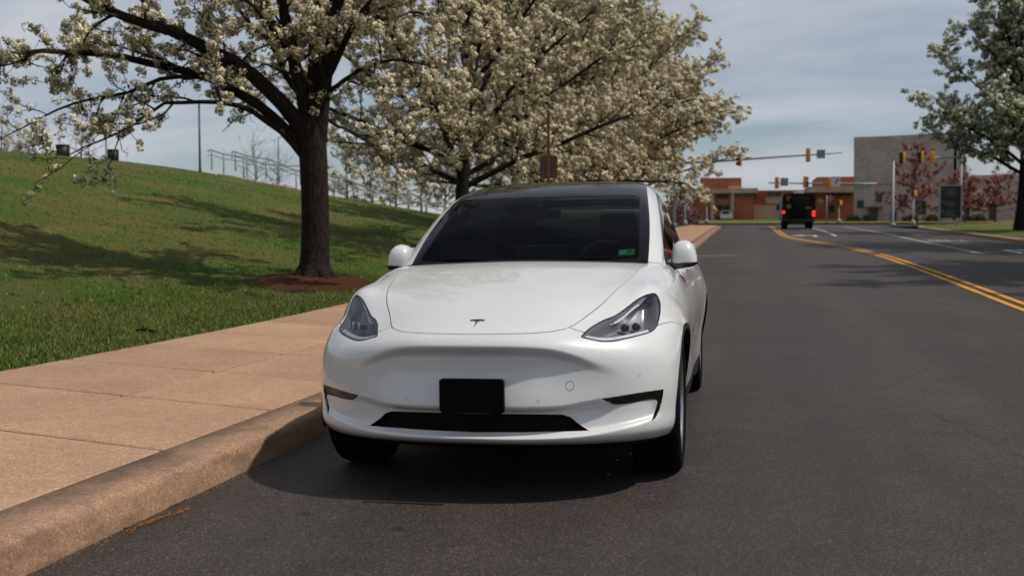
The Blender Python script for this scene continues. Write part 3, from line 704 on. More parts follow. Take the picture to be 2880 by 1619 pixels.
above = cc[:, 0] > np.interp(cc[:, 1], _sm[:, 1], _sm[:, 0])
above &= cc[:, 1] > SEAM_IN[0][1]
reg[above] = 'fender'
reg[(cc[:, 0] > BS[9] + .1)] = 'fender'
y, z = cp[:, 1], cp[:, 2]
def right_of(line): l = line[np.argsort(line[:, 1])]; return y > np.interp(z, l[:, 1], l[:, 0])
back = cc[:, 0] > BS[9]
reg[back & right_of(door_lines[0])] = 'front_door'
reg[back & right_of(door_lines[1])] = 'rear_door'
reg[back & right_of(door_lines[2])] = 'rear_quarter'
reg[cc[:, 0] > BS[17] + .12] = 'rear_bumper'
reg[(cc[:, 0] > BS[17] + .12) & (np.abs(z - .93) < .06) & (cp[:, 0] > .3)] = 'tail_lamp'
reg[(z < .335) & (y > .42) & (y < 2.46)] = 'sill'
inh = in_poly(cc, HOODP)
reg[inh] = 'hood'
reg[(~inh) & (cc[:, 1] < T_BELT) & (cc[:, 0] > np.interp(cc[:, 1], HOODR[::-1, 1], HOODR[::-1, 0])) & (cc[:, 0] < BS[17])] = 'cowl'
reg[(reg == 'cowl') & (cp[:, 1] > 1.0)] = 'drop'
reg[(reg == 'cowl') & (cp[:, 0] > .715)] = 'fender'
reg[(CV[CF][:, :, 1] < 1e-4).all(1)] = 'drop'
_deg = (CV[CF][:, :, 1] < 1e-4).all(1)
hw = np.zeros(len(CF), bool)
for g, cl in gaps: hw |= dist_line(cc, g, cl) < GAP * .98
capgap = dist_line(cc, _cap, True) < .00118
reg[capgap] = 'capgap'
for c_ in SENS: hw |= dist_line(cc, c_, True) < .00068
reg[hw] = 'gap'
reg[in_poly(cc, GRP)] = 'grille'
reg[in_poly(cc, FOGP)] = 'fog'
ih = in_poly(cc, HLO); reg[ih] = 'seal'; reg[in_poly(cc, HLI)] = 'lens'
for cy in (0, 2.89):
    r_ = np.hypot(y - cy, z - .36); on = (cp[:, 0] > .72)
    reg[on & (r_ < TRIM_R)] = 'arch_f' if cy == 0 else 'arch_r'; reg[on & (r_ < ARCH_R)] = 'drop'
reg[_deg] = 'drop'
def panel(name, rg, m, both=False, rim=.012, parent=car, off=0.0):
    F_ = CF[reg == rg]; P_ = CP - CN * off
    if both: return [link(name, panel_mesh(name, P_, CN, F_, both=True, rim=rim), m, parent)]
    return [link(name, panel_mesh(name, P_, CN, F_, mirror=mi, rim=rim), m, parent) for mi in (False, True)]
hood = panel('hood', 'hood', paint, True)[0]
bumper = link('front_bumper', panel_mesh('front_bumper', CP, CN, CF[reg == 'bumper'], both=True, F_left=CF[(reg == 'bumper') | (reg == 'capgap')]), paint, car)
panel('fender', 'fender', paint); fdoors = panel('front_door', 'front_door', paint); rdoors = panel('rear_door', 'rear_door', paint)
panel('rear_quarter_panel', 'rear_quarter', paint); panel('rear_bumper', 'rear_bumper', paint, True); panel('tail_lamp', 'tail_lamp', red_lamp)
panel('sill_cladding', 'sill', black_plastic); panel('cowl', 'cowl', black_plastic, True, 0)
panel('wheel_arch_trim', 'arch_f', black_plastic, rim=.02); panel('wheel_arch_trim', 'arch_r', black_plastic, rim=.02)
grille = panel('grille', 'grille', plate_black, True, 0, bumper, .03)[0]
_ff = CF[reg == 'fog']; _fn = CN[np.unique(_ff)].mean(0); _CNs = CN.copy(); CN[np.unique(_ff)] = CN[np.unique(_ff)] * .25 + _fn * .75; CN /= np.linalg.norm(CN, axis=1, keepdims=True)
fogs = panel('fog_lamp_pocket', 'fog', fog_gloss, False, 0, bumper, .007); CN = _CNs
# walls of the openings, down to the recessed faces
def wall_ring(poly, depth, name, m, parent, mirror_too=True):
    P0 = body_pt(poly[:, 0], poly[:, 1]); N0 = body_nrm(poly[:, 0], poly[:, 1]); P1 = P0 - N0 * depth; n = len(poly); i = np.arange(n)
    F_ = np.stack([i, (i + 1) % n, (i + 1) % n + n, i + n], 1); V_ = np.vstack([P0 - N0 * .0005, P1])
    for sg in ((1, -1) if mirror_too else (1,)): link(name, mesh_np(name, V_ * [sg, 1, 1], F_ if sg > 0 else F_[:, ::-1], False), m, parent)
wall_ring(FOGP, .012, 'pocket_wall', plate_black, bumper)
_go = GRP[(GRP[:, 1] > 1e-6) | (np.arange(len(GRP)) >= 0)]
_gp = body_pt(_go[:, 0], _go[:, 1]); _gn = body_nrm(_go[:, 0], _go[:, 1]); _gp[[0, -1], 0] = 0
_gv = np.vstack([_gp, _gp - _gn * .034]); _n = len(_go); _gf = [(i, i + 1, i + 1 + _n, i + _n) for i in range(_n - 1)]
_mb = MB().add(_gv, _gf, True).add(_gv * [-1, 1, 1], _gf, True); _mb.build('grille_frame', plate_black, bumper)
# black liner just under the skin so that the panel gaps read dark
lin = np.isin(reg, ['gap', 'capgap', 'hood', 'bumper', 'fender', 'front_door', 'rear_door', 'rear_quarter', 'sill', 'rear_bumper', 'cowl'])
_lf = CF[lin]; link('inner_structure', panel_mesh('inner_structure', CP - CN * .014, CN, _lf, both=True, rim=0), black_plastic, car)

# --- head lamps
for mi in (False, True):
    sg = -1 if mi else 1
    Fl = CF[reg == 'lens']; Fs = CF[reg == 'seal']
    lamp = link('headlight', panel_mesh('headlight', CP + CN * .001, CN, Fl, mirror=mi, rim=0), lens_glass, car)
    lamp['label'] = 'headlight with clear lens over silver reflectors' if not mi else 'headlight with clear lens over dark reflectors'
    link('seal', panel_mesh('seal', CP + CN * .0005, CN, Fs, mirror=mi, rim=.02), black_gloss, lamp)
    dd = dist_line(CV, HLI, True); dep = .004 + .06 * ss(dd / .05)
    bowl = CP - CN * dep[:, None] + np.array([0, .02, 0]) * ss(dd / .05)[:, None]
    e1 = bowl[Fl[:, 1]] - bowl[Fl[:, 0]]; e2 = bowl[Fl[:, 2]] - bowl[Fl[:, 0]]; fn = np.cross(e1, e2)
    BN = np.zeros_like(CP); 
    fl = (fn * CN[Fl[:, 0]]).sum(1) < 0; fn[fl] *= -1
    for k in range(3): np.add.at(BN, Fl[:, k], fn)
    BN /= np.linalg.norm(BN, axis=1, keepdims=True) + 1e-12; BN[np.linalg.norm(BN, axis=1) < .5] = (0, -1, 0)
    link('housing', panel_mesh('housing', bowl, BN, Fl, mirror=mi, rim=0), lamp_dark, lamp)
    # light guides along the lower edge and the pale upper tongue
    def strip(poly, d, w, name, m, sg=sg, lamp=lamp):
        P_ = body_pt(poly[:, 0], poly[:, 1]) - body_nrm(poly[:, 0], poly[:, 1]) * d
        MB().tube([tuple(q * [sg, 1, 1]) for q in P_], w, 6).build(name, m, lamp)
    low = np.array([HLO[k] for k in range(54, 77)])[:, :]
    ctr = HLO.mean(0)
    for off_, w in ((.020, .0035), (.030, .002), (.038, .002)):
        ll = low.copy(); ll[:, 0] += off_; ll = ll[in_poly(ll, HLI)]
        if len(ll) > 3: strip(catmull(ll[::2], 3), .006 + off_ * .25, w * 1.25, 'light_guide', guide_m)
    up = np.array([HLO[k] for k in range(9, 28)]); dn = up + (ctr - up) * np.linspace(.34, .30, len(up))[:, None]
    up2 = up + (ctr - up) * .10
    Pa, Pb = [body_pt(q[:, 0], q[:, 1]) - body_nrm(q[:, 0], q[:, 1]) * dd_ for q, dd_ in ((up2, .010), (dn, .030))]
    n_ = len(Pa); V_ = np.vstack([Pa, Pb]) * [sg, 1, 1]; i = np.arange(n_ - 1)
    Fq = np.stack([i, i + 1, i + 1 + n_, i + n_], 1); link('reflector', mesh_np('reflector', V_, Fq if sg > 0 else Fq[:, ::-1], True), lamp_silver, lamp)
    strip(catmull(dn[1:-1:3], 4), .028, .0045, 'light_guide', guide_m)
    # projector lenses behind a dark bezel, with thin dividing vanes
    for k in range(2):
        q = ctr + np.array([-.004 - .006 * k, (k - .35) * .060]); q = q[None]
        if not in_poly(q, inset(HLI, .012))[0]: continue
        p_ = (body_pt(q[:, 0], q[:, 1]) - body_nrm(q[:, 0], q[:, 1]) * .040)[0] * [sg, 1, 1]
        pr = MB().lathe([(.0, -.012), (.008, -.011), (.014, -.006), (.0165, 0), (.0175, .004), (.0175, .02), (0, .02)], 20, 'Y').build('projector', screen_m, lamp, tuple(p_))
        MB().lathe([(.0175, -.002), (.0215, -.004), (.0225, .012), (.0175, .012)], 20, 'Y').build('projector_ring', lamp_dark, pr)
        MB().bbox((sg * .024, .004, .004), (.0025, .03, .046), .0008).build('vane', lamp_silver, pr)

# --- emblem and plate
def logo():
    pts_top = [(-.036, .030), (-.026, .0345), (-.012, .0365), (0, .037), (.012, .0365), (.026, .0345), (.036, .030), (.034, .0235), (.024, .0255), (.0145, .0262), (.0105, .0185), (.007, .0265), (.0035, .010), (0, -.036), (-.0035, .010), (-.007, .0265), (-.0105, .0185), (-.0145, .0262), (-.024, .0255), (-.034, .0235)]
    s0 = body_inv(np.array([(0, .8226)]), FRONT, .5, 1.0)[0][0] + .004
    bm = bmesh.new(); vs = []
    for (a, b) in pts_top:
        sg = -1 if a < 0 else 1
        p = body_pt([s0 + b], [abs(a)])[0] * [sg, 1, 1]; n = body_nrm(np.array([s0 + b]), np.array([abs(a)]))[0] * [sg, 1, 1]
        vs.append(bm.verts.new(p + n * .0025))
    f = bm.faces.new(vs); bmesh.ops.triangulate(bm, faces=[f])
    me = bpy.data.meshes.new('emblem'); bm.to_mesh(me); bm.free()
    o = link('emblem', me, mat('emblem_metal', (.10, .10, .11), .25, .9), hood); return o
logo()
plate = MB()
_pp = []
for (cx, cz, a0) in ((.136, .0625, 0), (-.136, .0625, 90), (-.136, -.0625, 180), (.136, -.0625, 270)):
    for k in range(6):
        a = R(a0 + k * 18); _pp.append((cx + .016 * math.cos(a), cz + .016 * math.sin(a)))
plate.prism(_pp, .024, 'Y'); pl = plate.build('plate_holder', plate_black, car, (.0175, -.905, .509)); pl['label'] = 'black blank licence plate holder'
MB().prism([(a * .93, b * .88) for a, b in _pp], .003, 'Y').build('plate', plate_black, pl, (0, -.003, 0))

# --- glasshouse
_g = [
 [(0,.395,1.070),(.3,.41,1.072),(.52,.45,1.076),(.708,.53,1.080),(.765,.565,1.072),(.79,.58,1.064),(.812,.60,1.052)],
 [(0,.68,1.236),(.29,.69,1.236),(.51,.725,1.237),(.697,.80,1.236),(.755,.838,1.213),(.788,.85,1.14),(.817,.87,1.056)],
 [(0,.97,1.387),(.28,.98,1.386),(.49,1.015,1.384),(.672,1.09,1.378),(.732,1.12,1.350),(.782,1.13,1.21),(.819,1.14,1.060)],
 [(0,1.26,1.506),(.27,1.27,1.505),(.47,1.30,1.502),(.641,1.37,1.492),(.702,1.39,1.455),(.772,1.39,1.26),(.821,1.40,1.064)],
 [(0,1.66,1.600),(.25,1.665,1.598),(.44,1.69,1.592),(.605,1.76,1.573),(.667,1.77,1.528),(.76,1.77,1.30),(.823,1.77,1.068)],
 [(0,2.10,1.632),(.25,2.10,1.630),(.43,2.11,1.621),(.585,2.12,1.597),(.648,2.12,1.548),(.753,2.12,1.315),(.824,2.12,1.074)],
 [(0,2.60,1.615),(.25,2.60,1.613),(.42,2.60,1.604),(.575,2.60,1.578),(.638,2.60,1.530),(.750,2.59,1.31),(.824,2.58,1.083)],
 [(0,3.10,1.545),(.24,3.10,1.543),(.41,3.09,1.535),(.560,3.08,1.505),(.622,3.05,1.458),(.730,3.02,1.28),(.812,3.00,1.098)],
 [(0,3.50,1.400),(.24,3.49,1.398),(.40,3.48,1.392),(.545,3.45,1.370),(.605,3.38,1.338),(.700,3.33,1.22),(.79,3.30,1.108)],
 [(0,3.75,1.160),(.24,3.74,1.160),(.40,3.71,1.157),(.55,3.65,1.150),(.62,3.60,1.140),(.68,3.55,1.13),(.74,3.50,1.11)],
]
GH = np.array(_g, float); GH = np.concatenate([GH[:, :0:-1] * [-1, 1, 1], GH], 1)
GS_ = _chord(GH, 0); GT_ = _chord(GH, 1); GT_ -= GT_[6]
def gh_pt(s, t): return np.einsum('ni,ijk,nj->nk', spline_basis(GS_, s), GH, spline_basis(GT_, t), optimize=True)
def gh_nrm(s, t, e=2e-3):
    a = gh_pt(np.clip(s + e, 0, GS_[-1]), t) - gh_pt(np.clip(s - e, 0, GS_[-1]), t); b = gh_pt(s, np.clip(t + e, GT_[0], GT_[-1])) - gh_pt(s, np.clip(t - e, GT_[0], GT_[-1]))
    n = np.cross(b, a); return n / (np.linalg.norm(n, axis=1, keepdims=True) + 1e-12)
tg3, tg4 = GT_[9], GT_[10]
_c = lambda cs, ct, r, a0: [(cs + r * math.cos(R(a0 + k * 15)), ct + r * math.sin(R(a0 + k * 15))) for k in range(7)]
s_hi = GS_[3] - .035; t_cl = tg3 - .050
CLEAR = np.array([(.035, 0)] + [(.035 + .02 * (1 - math.cos(R(a))), t_cl - .02 + .02 * math.sin(R(a))) for a in range(0, 91, 15)] + [(s_hi - .06 + .06 * math.sin(R(a)), t_cl - .06 + .06 * math.cos(R(a))) for a in range(0, 91, 15)] + [(s_hi, 0)])
s_front, s_rear = GS_[0] + .14, GS_[8]
SWIN = np.array([(s_front - .10, GT_[-1] - .02), (GS_[1], tg4 + .075), (GS_[2], tg4 + .035), (GS_[3], tg4 + .022), (GS_[4], tg4 + .018), (GS_[6], tg4 + .018), (GS_[7], tg4 + .03), (GS_[8], tg4 + .12), (GS_[8] - .05, GT_[-1] - .02)])
SWINo = inset(SWIN, -.014)
_bp = [(GS_[4] - .06, GS_[4] + .06)]
ghl = [(CLEAR[:-1], False), (SWIN, True), (SWINo, True), (np.array([(s, tg3) for s in np.linspace(0, GS_[-1], 80)]), False), (np.array([(s, tg3 + .006) for s in np.linspace(0, GS_[-1], 80)]), False), (np.array([(GS_[4] - .05, 0), (GS_[4] - .05, tg3)]), False), (np.array([(GS_[4] + .02, tg4), (GS_[4] + .02, GT_[-1])]), False), (np.array([(GS_[4] + .10, tg4), (GS_[4] + .10, GT_[-1])]), False)]
a = np.arange(.012, GS_[-1], .025); b = np.concatenate([[0], np.arange(.025, GT_[-1] - .01, .025)])
A, B = np.meshgrid(a, b, indexing='ij'); q = np.stack([A.ravel(), B.ravel()], 1); d = np.full(len(q), 1e9)
for Lp, cl in ghl: d = np.minimum(d, dist_line(q, Lp, cl))
q = q[d > .009]
GV, GF = cdt([(0, 0), (GS_[-1], 0), (GS_[-1], GT_[-1]), (0, GT_[-1])], ghl, np.vstack([q, [(0, t) for t in np.arange(.02, GT_[-1], .02)], [(s, GT_[-1]) for s in np.arange(.02, GS_[-1], .03)]]))
GP = gh_pt(GV[:, 0], GV[:, 1]); GP[GV[:, 1] < 1e-6, 0] = 0; GN = gh_nrm(GV[:, 0], GV[:, 1])
gc = GV[GF].mean(1); gr = np.array(['pillar'] * len(GF), dtype='U16')
gr[gc[:, 1] < tg3] = 'frit'
gr[(gc[:, 1] < tg3) & (gc[:, 0] > GS_[4] - .05)] = 'roof'
gr[in_poly(gc, CLEAR)] = 'clear'
gr[(gc[:, 1] < tg3 - .04) & (gc[:, 0] > GS_[7] + .05) & (gc[:, 0] < GS_[-1] - .04)] = 'rear_glass'
gr[(gc[:, 1] > tg3) & (gc[:, 1] < tg3 + .006)] = 'trim'
gr[in_poly(gc, SWINo)] = 'trim'
gr[in_poly(gc, SWIN)] = 'side'
gr[in_poly(gc, SWIN) & (gc[:, 0] > GS_[4] + .02) & (gc[:, 0] < GS_[4] + .10)] = 'trim'
def gpanel(name, rg, m, both=False, rim=.012, parent=car, off=0.0):
    F_ = GF[gr == rg]; P_ = GP - GN * off
    return [link(name, panel_mesh(name, P_, GN, F_, mirror=mi, both=both, rim=rim), m, parent) for mi in ((False,) if both else (False, True))]
ws = gpanel('windshield', 'clear', ws_glass, True, 0)[0]
gpanel('windshield_border', 'frit', frit_m, True, .006, ws)
gpanel('glass_roof', 'roof', roof_glass, True, .01); gpanel('rear_window', 'rear_glass', glass('rear_window_glass', (.01, .011, .011), .6, 1.4), True, 0)
gpanel('roof_pillar', 'pillar', paint, False, .02)
gpanel('window_trim', 'trim', black_gloss, False, .01, car, .003)
gr[(gr == 'side') & (gc[:, 0] > GS_[4] + .06)] = 'side_r'; gpanel('side_window', 'side', side_glass, False, 0, car, .004); gpanel('rear_side_window', 'side_r', privacy_glass, False, 0, car, .004)
gpl = GF[np.isin(gr, ['pillar']) & (gc[:, 0] < GS_[4])]; gpr = GF[np.isin(gr, ['pillar']) & (gc[:, 0] >= GS_[4])]
for mi in (False, True): link('pillar_lining', panel_mesh('pillar_lining', GP - GN * .03, -GN, gpl, mirror=mi, rim=0), interior_grey, car); link('rear_pillar_lining', panel_mesh('rear_pillar_lining', GP - GN * .03, -GN, gpr, mirror=mi, rim=0), interior, car)
# inspection sticker on the glass
def sticker():
    s_a = .115; c = []
    root = None
    def quad(s0, s1, t0, t1, off, name, m, parent):
        q = np.array([(s0, t0), (s0, t1), (s1, t1), (s1, t0)]); P_ = gh_pt(q[:, 0], q[:, 1]) + gh_nrm(q[:, 0], q[:, 1]) * off
        return link(name, mesh_np(name, P_, np.array([[0, 1, 2, 3]])), m, parent)
    g = mat('sticker_green', (.02, .42, .20), .5); w = mat('sticker_white', (.7, .72, .7), .5); k = mat('sticker_ink', (.02, .05, .03), .6)
    T0 = tg3 - .155
    root = quad(.078, .138, T0, T0 + .08, -.003, 'inspection_sticker', g, ws)
    quad(.096, .130, T0 + .011, T0 + .031, -.0026, 'month_field', w, root)
    # numeral 3 and 26 as thin bars
    def seg(ch, s0, t0, h, wd):
        S = {'3': 'abgcd', '2': 'abged', '6': 'afgedc'}[ch]; b = h * .16
        R_ = {'a': (1 - .16, 1, 0, 1), 'g': (.42, .58, 0, 1), 'd': (0, .16, 0, 1), 'b': (.5, 1, .75, 1), 'c': (0, .5, .75, 1), 'f': (.5, 1, 0, .25), 'e': (0, .5, 0, .25)}
        for x in S:
            a0, a1, b0, b1 = R_[x]; quad(s0 + a0 * h, s0 + a1 * h, t0 + b0 * wd, t0 + b1 * wd, -.0022, 'numeral', k, root)
    seg('3', .102, T0 + .017, .022, .009); seg('2', .104, T0 + .050, .018, .008); seg('6', .104, T0 + .061, .018, .008)
sticker()

# --- mirrors
for sg in (1, -1):
    prof = [(-.072, .050), (-.068, .085), (-.055, .112), (-.032, .131), (0, .138), (.030, .132), (.055, .112), (.072, .078), (.080, .040), (.083, .006)]
    # cap: stations in y, silhouette scaled
    V_ = []; st_ = [(-.085, .30, .30), (-.080, .62, .55), (-.065, .84, .80), (-.035, .97, .95), (0, 1, 1), (.05, .99, .98), (.075, .96, .95)]
    outl = [(-.080, .0)] + prof + [(.083, 0)]
    n_ = len(outl)
    for (dy, kx, kz) in st_:
        for (a_, b_) in outl: V_.append((sg * (a_ * kx), dy, b_ * kz))
    F_ = [(i * n_ + k, i * n_ + k + 1, (i + 1) * n_ + k + 1, (i + 1) * n_ + k) for i in range(len(st_) - 1) for k in range(n_ - 1)]
    F_ += [tuple(range(n_)), tuple((len(st_) - 1) * n_ + k for k in range(n_))[::-1]] + [tuple(i * n_ for i in range(len(st_)))[::-1] , tuple(i * n_ + n_ - 1 for i in range(len(st_)))]
    mb = MB().add(V_, F_, True)
    mir = mb.build('side_mirror', paint, car, (sg * .897, .90, 1.062))
    me = mir.data; me.polygons.foreach_set('use_smooth', np.ones(len(me.polygons), bool)); me.set_sharp_from_angle(angle=R(50))
    # black lower arm reaching to the door
    V_ = []
    arm = [(.085, -.070, .075, .006, -.006), (.06, -.088, .078, .004, -.022), (0, -.088, .075, .002, -.032), (-.06, -.075, .06, .004, -.040), (-.115, -.060, .045, .004, -.052)]
    for (x_, y0_, y1_, z1_, z0_) in arm: V_ += [(sg * x_, y0_, z1_), (sg * x_, y1_, z1_), (sg * x_, y1_ * .9, z0_), (sg * x_, y0_ * .85, z0_)]
    F_ = [(i * 4 + k, i * 4 + (k + 1) % 4, (i + 1) * 4 + (k + 1) % 4, (i + 1) * 4 + k) for i in range(4) for k in range(4)] + [(0, 1, 2, 3), (16, 19, 18, 17)]
    MB().add(V_, F_).build('mirror_arm', black_gloss, mir)
    MB().bbox((0, 0, 0), (.135, .004, .10), .0015).build('mirror_glass', mirror_m, mir, (0, .0765, .066))

# --- door handles
for o, yy in zip(fdoors + rdoors, (1.52, 1.52, 2.42, 2.42)):
    sg = -1 if o in (fdoors[1], rdoors[1]) else 1
    q = side_st(np.array([(yy, .905)]), BS[10], BS[17])[0]; p_ = body_pt([q[0]], [q[1]])[0] * [sg, 1, 1]
    MB().bbox((0, 0, 0), (.010, .22, .022), .003).build('door_handle', paint, o, tuple(p_))

# --- wheels
def make_wheel(name, steer=0.0):
    w = bpy.data.objects.new(name, None); COL.objects.link(w); w.parent = car
    rr = .356; hw_ = .126
    prof = [(.262, -.105), (.275, -.122), (.305, hw_ * -1.0), (.333, -.122), (.347, -.112), (.3535, -.095)]
    groove = []
    for gx in (-.062, -.022, .022, .062): groove += [(rr, gx - .0045), (rr - .007, gx - .004), (rr - .007, gx + .004), (rr, gx + .0045)]
    prof = prof + groove + [(r_, -h_) for r_, h_ in prof[::-1]]
    tyre = MB().lathe(prof, 72, 'X', close=True).build('tyre', rubber, w)
    rim = MB().lathe([(.262, -.11), (.268, .098), (.272, .108), (.266, .115), (.258, .112), (.250, .095), (.236, .06), (.232, -.08), (.24, -.11)], 72, 'X', close=True).build('rim', alloy, w)
    hub = MB().lathe([(.0, .074), (.032, .074), (.036, .070), (.060, .060), (.070, .02), (.07, -.05), (0, -.05)], 32, 'X').build('hub', alloy_dark, w)
    for k in range(5):
        for dv in (-1, 1):
            a = 2 * math.pi * k / 5 + dv * .145; b = 2 * math.pi * k / 5 + dv * .27
            V_ = []
            for (r_, ang, wd, h1, h0) in ((.045, a * 1.0, .016, .066, .03), (.11, (a + b) / 2 - dv * .03, .015, .076, .04), (.18, b - dv * .04, .014, .088, .05), (.25, b, .020, .100, .07)):
                t_ = Vector((0, -math.sin(ang), math.cos(ang))); c_ = Vector((0, r_ * math.cos(ang), r_ * math.sin(ang)))
                for (u, h) in ((-wd, h0), (-wd * .8, h1), (wd * .8, h1), (wd, h0)): V_.append(c_ + t_ * u + Vector((h, 0, 0)))
            F_ = [(i * 4 + j, i * 4 + (j + 1) % 4, (i + 1) * 4 + (j + 1) % 4, (i + 1) * 4 + j) for i in range(3) for j in range(4)] + [(0, 1, 2, 3), (12, 15, 14, 13)]
            MB().add(V_, F_).build('spoke', alloy_dark if dv < 0 else alloy, rim)
    MB().lathe([(0, -.02), (.17, -.02), (.17, 0), (0, 0)], 40, 'X').build('brake_disc', mat('brake_disc', (.3, .3, .3), .35, 1.0) if 'brake_disc' not in MATS else MATS['brake_disc'], w)
    return w
w0 = make_wheel('wheel')
def wheel_at(x_, y_, mirror, src=w0, first=False):
    w = src if first else copy_tree(src, car)
    w.location = (x_, y_, .3545); w.rotation_euler = (.4 * y_, 0, math.pi if mirror else 0)
wheel_at(.806, 0, False, first=True); wheel_at(-.806, 0, True); wheel_at(.812, 2.89, False); wheel_at(-.812, 2.89, True)
# wheel housings and the belly
for cy in (0, 2.89):
    for sg in (1, -1):
        V_ = []; F_ = []
        for k in range(21):
            a = R(-15 + k * 10.5); cpt = (cy - .40 * math.cos(a), .36 + .40 * math.sin(a))
            V_ += [(sg * .60, *cpt), (sg * .925, *cpt)]
        F_ = [(2 * k, 2 * k + 1, 2 * k + 3, 2 * k + 2) for k in range(20)] + [tuple(2 * k for k in range(21))]
        MB().add(V_, F_).build('wheel_housing', black_plastic, car)
bl_ = [(-.35, .19), (-.62, .262), (-.72, .285), (3.5, .30), (3.72, .31), (3.6, .24), (3.3, .19), (.5, .17), (-.4, .18)]
MB().prism(bl_, 1.10, 'X', -.55).build('underbody', black_plastic, car)
MB().prism([(.44, .17), (2.42, .17), (2.42, .30), (.44, .30)], 1.74, 'X', -.87).build('underbody_side', black_plastic, car)
# chin under the lip
_t = np.linspace(-BT[15], BT[15], 41); _lp = body_pt(np.zeros(41), np.abs(_t)); _lp[:, 0] *= np.sign(_t) ; _lp[:, 0][_t == 0] = 0
_a = _lp + [0, .012, .004]; _b2 = _a * [.965, 1, 1] + [0, .13, -.05]; _cc = np.stack([_lp[:, 0] * .9, np.full(41, -.2), np.full(41, .19)], 1)
i = np.arange(40); _V = np.vstack([_a, _b2, _cc]); _F = np.vstack([np.stack([i, i + 1, i + 42, i + 41], 1), np.stack([i + 41, i + 42, i + 83, i + 82], 1)])
link('chin_spoiler', mesh_np('chin_spoiler', _V, _F, True), black_plastic, car)

# --- cabin
dash = MB(); dpts = [(.43, 1.055), (.60, 1.085), (.80, 1.095), (.93, 1.075), (.97, 1.00), (.90, .80), (.43, .80)]
dash.prism(dpts, 1.38, 'X', -.69).build('dashboard', interior, car)
scr = MB().bbox((0, 0, 0), (.35, .014, .21), .005).build('centre_screen', screen_m, car, (.02, .89, 1.075)); scr.rotation_euler = (R(-12), 0, 0)
MB().bbox((0, 0, 0), (.345, .004, .0035), .001).build('screen_edge', mat('screen_edge', (.25, .26, .26), .4), scr, (0, -.008, .1035))
sw = MB().tube([(.175 * math.cos(2 * math.pi * k / 40), 0, .175 * math.sin(2 * math.pi * k / 40)) for k in range(41)], .015, 8, False)
sw.box((0, 0, 0), (.33, .03, .05)).box((0, 0, -.09), (.05, .03, .17))
o = sw.build('steering_wheel', mat('steering_leather', (.03, .03, .03), .5), car, (.40, 1.03, 1.035)); o.rotation_euler = (R(-24), 0, 0)
for sx in (.38, -.38):
    st = bpy.data.objects.new('front_seat', None); COL.objects.link(st); st.parent = car; st.location = (sx, 1.55, .55)
    MB().bbox((0, 0, 0), (.50, .52, .16), .06).build('cushion', interior, st)
    b = MB().bbox((0, 0, .30), (.50, .13, .66), .06).build('backrest', interior, st, (0, .27, .05)); b.rotation_euler = (R(-14), 0, 0)
    b = MB().bbox((0, 0, 0), (.27, .09, .17), .04).build('headrest', interior, st, (0, .46, .76)); b.rotation_euler = (R(-10), 0, 0)
MB().bbox((0, 0, 0), (1.24, .15, .62), .06).build('rear_seat', interior, car, (0, 2.62, .92))
MB().box((0, 1.9, .52), (1.5, 2.9, .08)).build('cabin_floor', interior, car)
for sg in (1, -1): MB().prism([(.62, .56), (3.0, .56), (3.0, 1.06), (.62, 1.04)], .05, 'X', sg * .79 - .025).build('door_lining', interior, car)
MB().prism([(.75, 1.09), (3.3, 1.09), (3.3, .6), (3.25, .6)], .01, 'X', 0) if False else None
rm = MB().bbox((0, 0, 0), (.23, .03, .06), .012).build('rear_view_mirror', interior, car, (0, 1.10, 1.375))
# ------------------------------------------------------------------ trees
def bark_mat(name, c0, c1):
    m = mat(name, c0, .95, 0, .2); t = NT(m); v = t.mapping('Object', (9, 9, 1.6)); n = t.noise(v, 2.4, 6, .7, .6); f = t.voronoi(t.mapping('Object', (26, 26, 3.2)), 1.0, 'DISTANCE_TO_EDGE')
    c = t.ramp(n, [(.3, c0), (.7, c1)]); c = t.mix(1.0, c, t.ramp(f, [(0, (.35,) * 3), (.18, (1,) * 3)]), 'MULTIPLY'); t.color(c)
    b = t.bump(f, 1.0, .03); t.bump(n, .6, .02, b); return m
bark = bark_mat('pear_bark', (.017, .012, .009), (.048, .034, .026))
twig_m = mat('dark_twig', (.015, .011, .009), .9)
grey_twig = mat('grey_twig', (.10, .085, .075), .9)
def blossom_mat(name, cols, trans=.18):
    m = bpy.data.materials.new(name); m.use_nodes = True; t = NT(m); g = t.n('ShaderNodeNewGeometry')
    c = t.ramp(g.outputs['Random Per Island'], cols); t.color(c); t.b.inputs['Roughness'].default_value = .8; t.b.inputs['Specular IOR Level'].default_value = .2
    at_ = t.n('ShaderNodeAttribute'); at_.attribute_name = 'ball'; vt = t.n('ShaderNodeVectorTransform'); vt.vector_type = 'NORMAL'; vt.convert_from = 'OBJECT'; vt.convert_to = 'WORLD'; t.l(at_.outputs['Vector'], vt.inputs[0]); t.l(vt.outputs[0], t.b.inputs['Normal'])
    tr = t.n('ShaderNodeBsdfTranslucent'); t.l(c, tr.inputs[0]); mx = t.n('ShaderNodeMixShader'); mx.inputs[0].default_value = trans
    out = m.node_tree.nodes['Material Output']; t.l(t.b.outputs[0], mx.inputs[1]); t.l(tr.outputs[0], mx.inputs[2]); t.l(mx.outputs[0], out.inputs[0]); return m
pear_bloom = blossom_mat('pear_blossom', [(0, (.42, .38, .20)), (.08, (.34, .38, .14)), (.13, (.84, .72, .48)), (.5, (.93, .83, .60)), (.88, (.95, .89, .70)), (1, (.58, .44, .28))])
pale_bloom = blossom_mat('pale_green_blossom', [(0, (.26, .31, .16)), (.35, (.52, .56, .38)), (.7, (.80, .80, .64)), (1, (.86, .85, .72))])
redbud_bloom = blossom_mat('redbud_blossom', [(0, (.22, .07, .06)), (.5, (.36, .12, .10)), (1, (.42, .20, .18))])
pink_bloom = blossom_mat('pink_blossom', [(0, (.22, .08, .10)), (.5, (.40, .20, .24)), (1, (.18, .16, .08))])
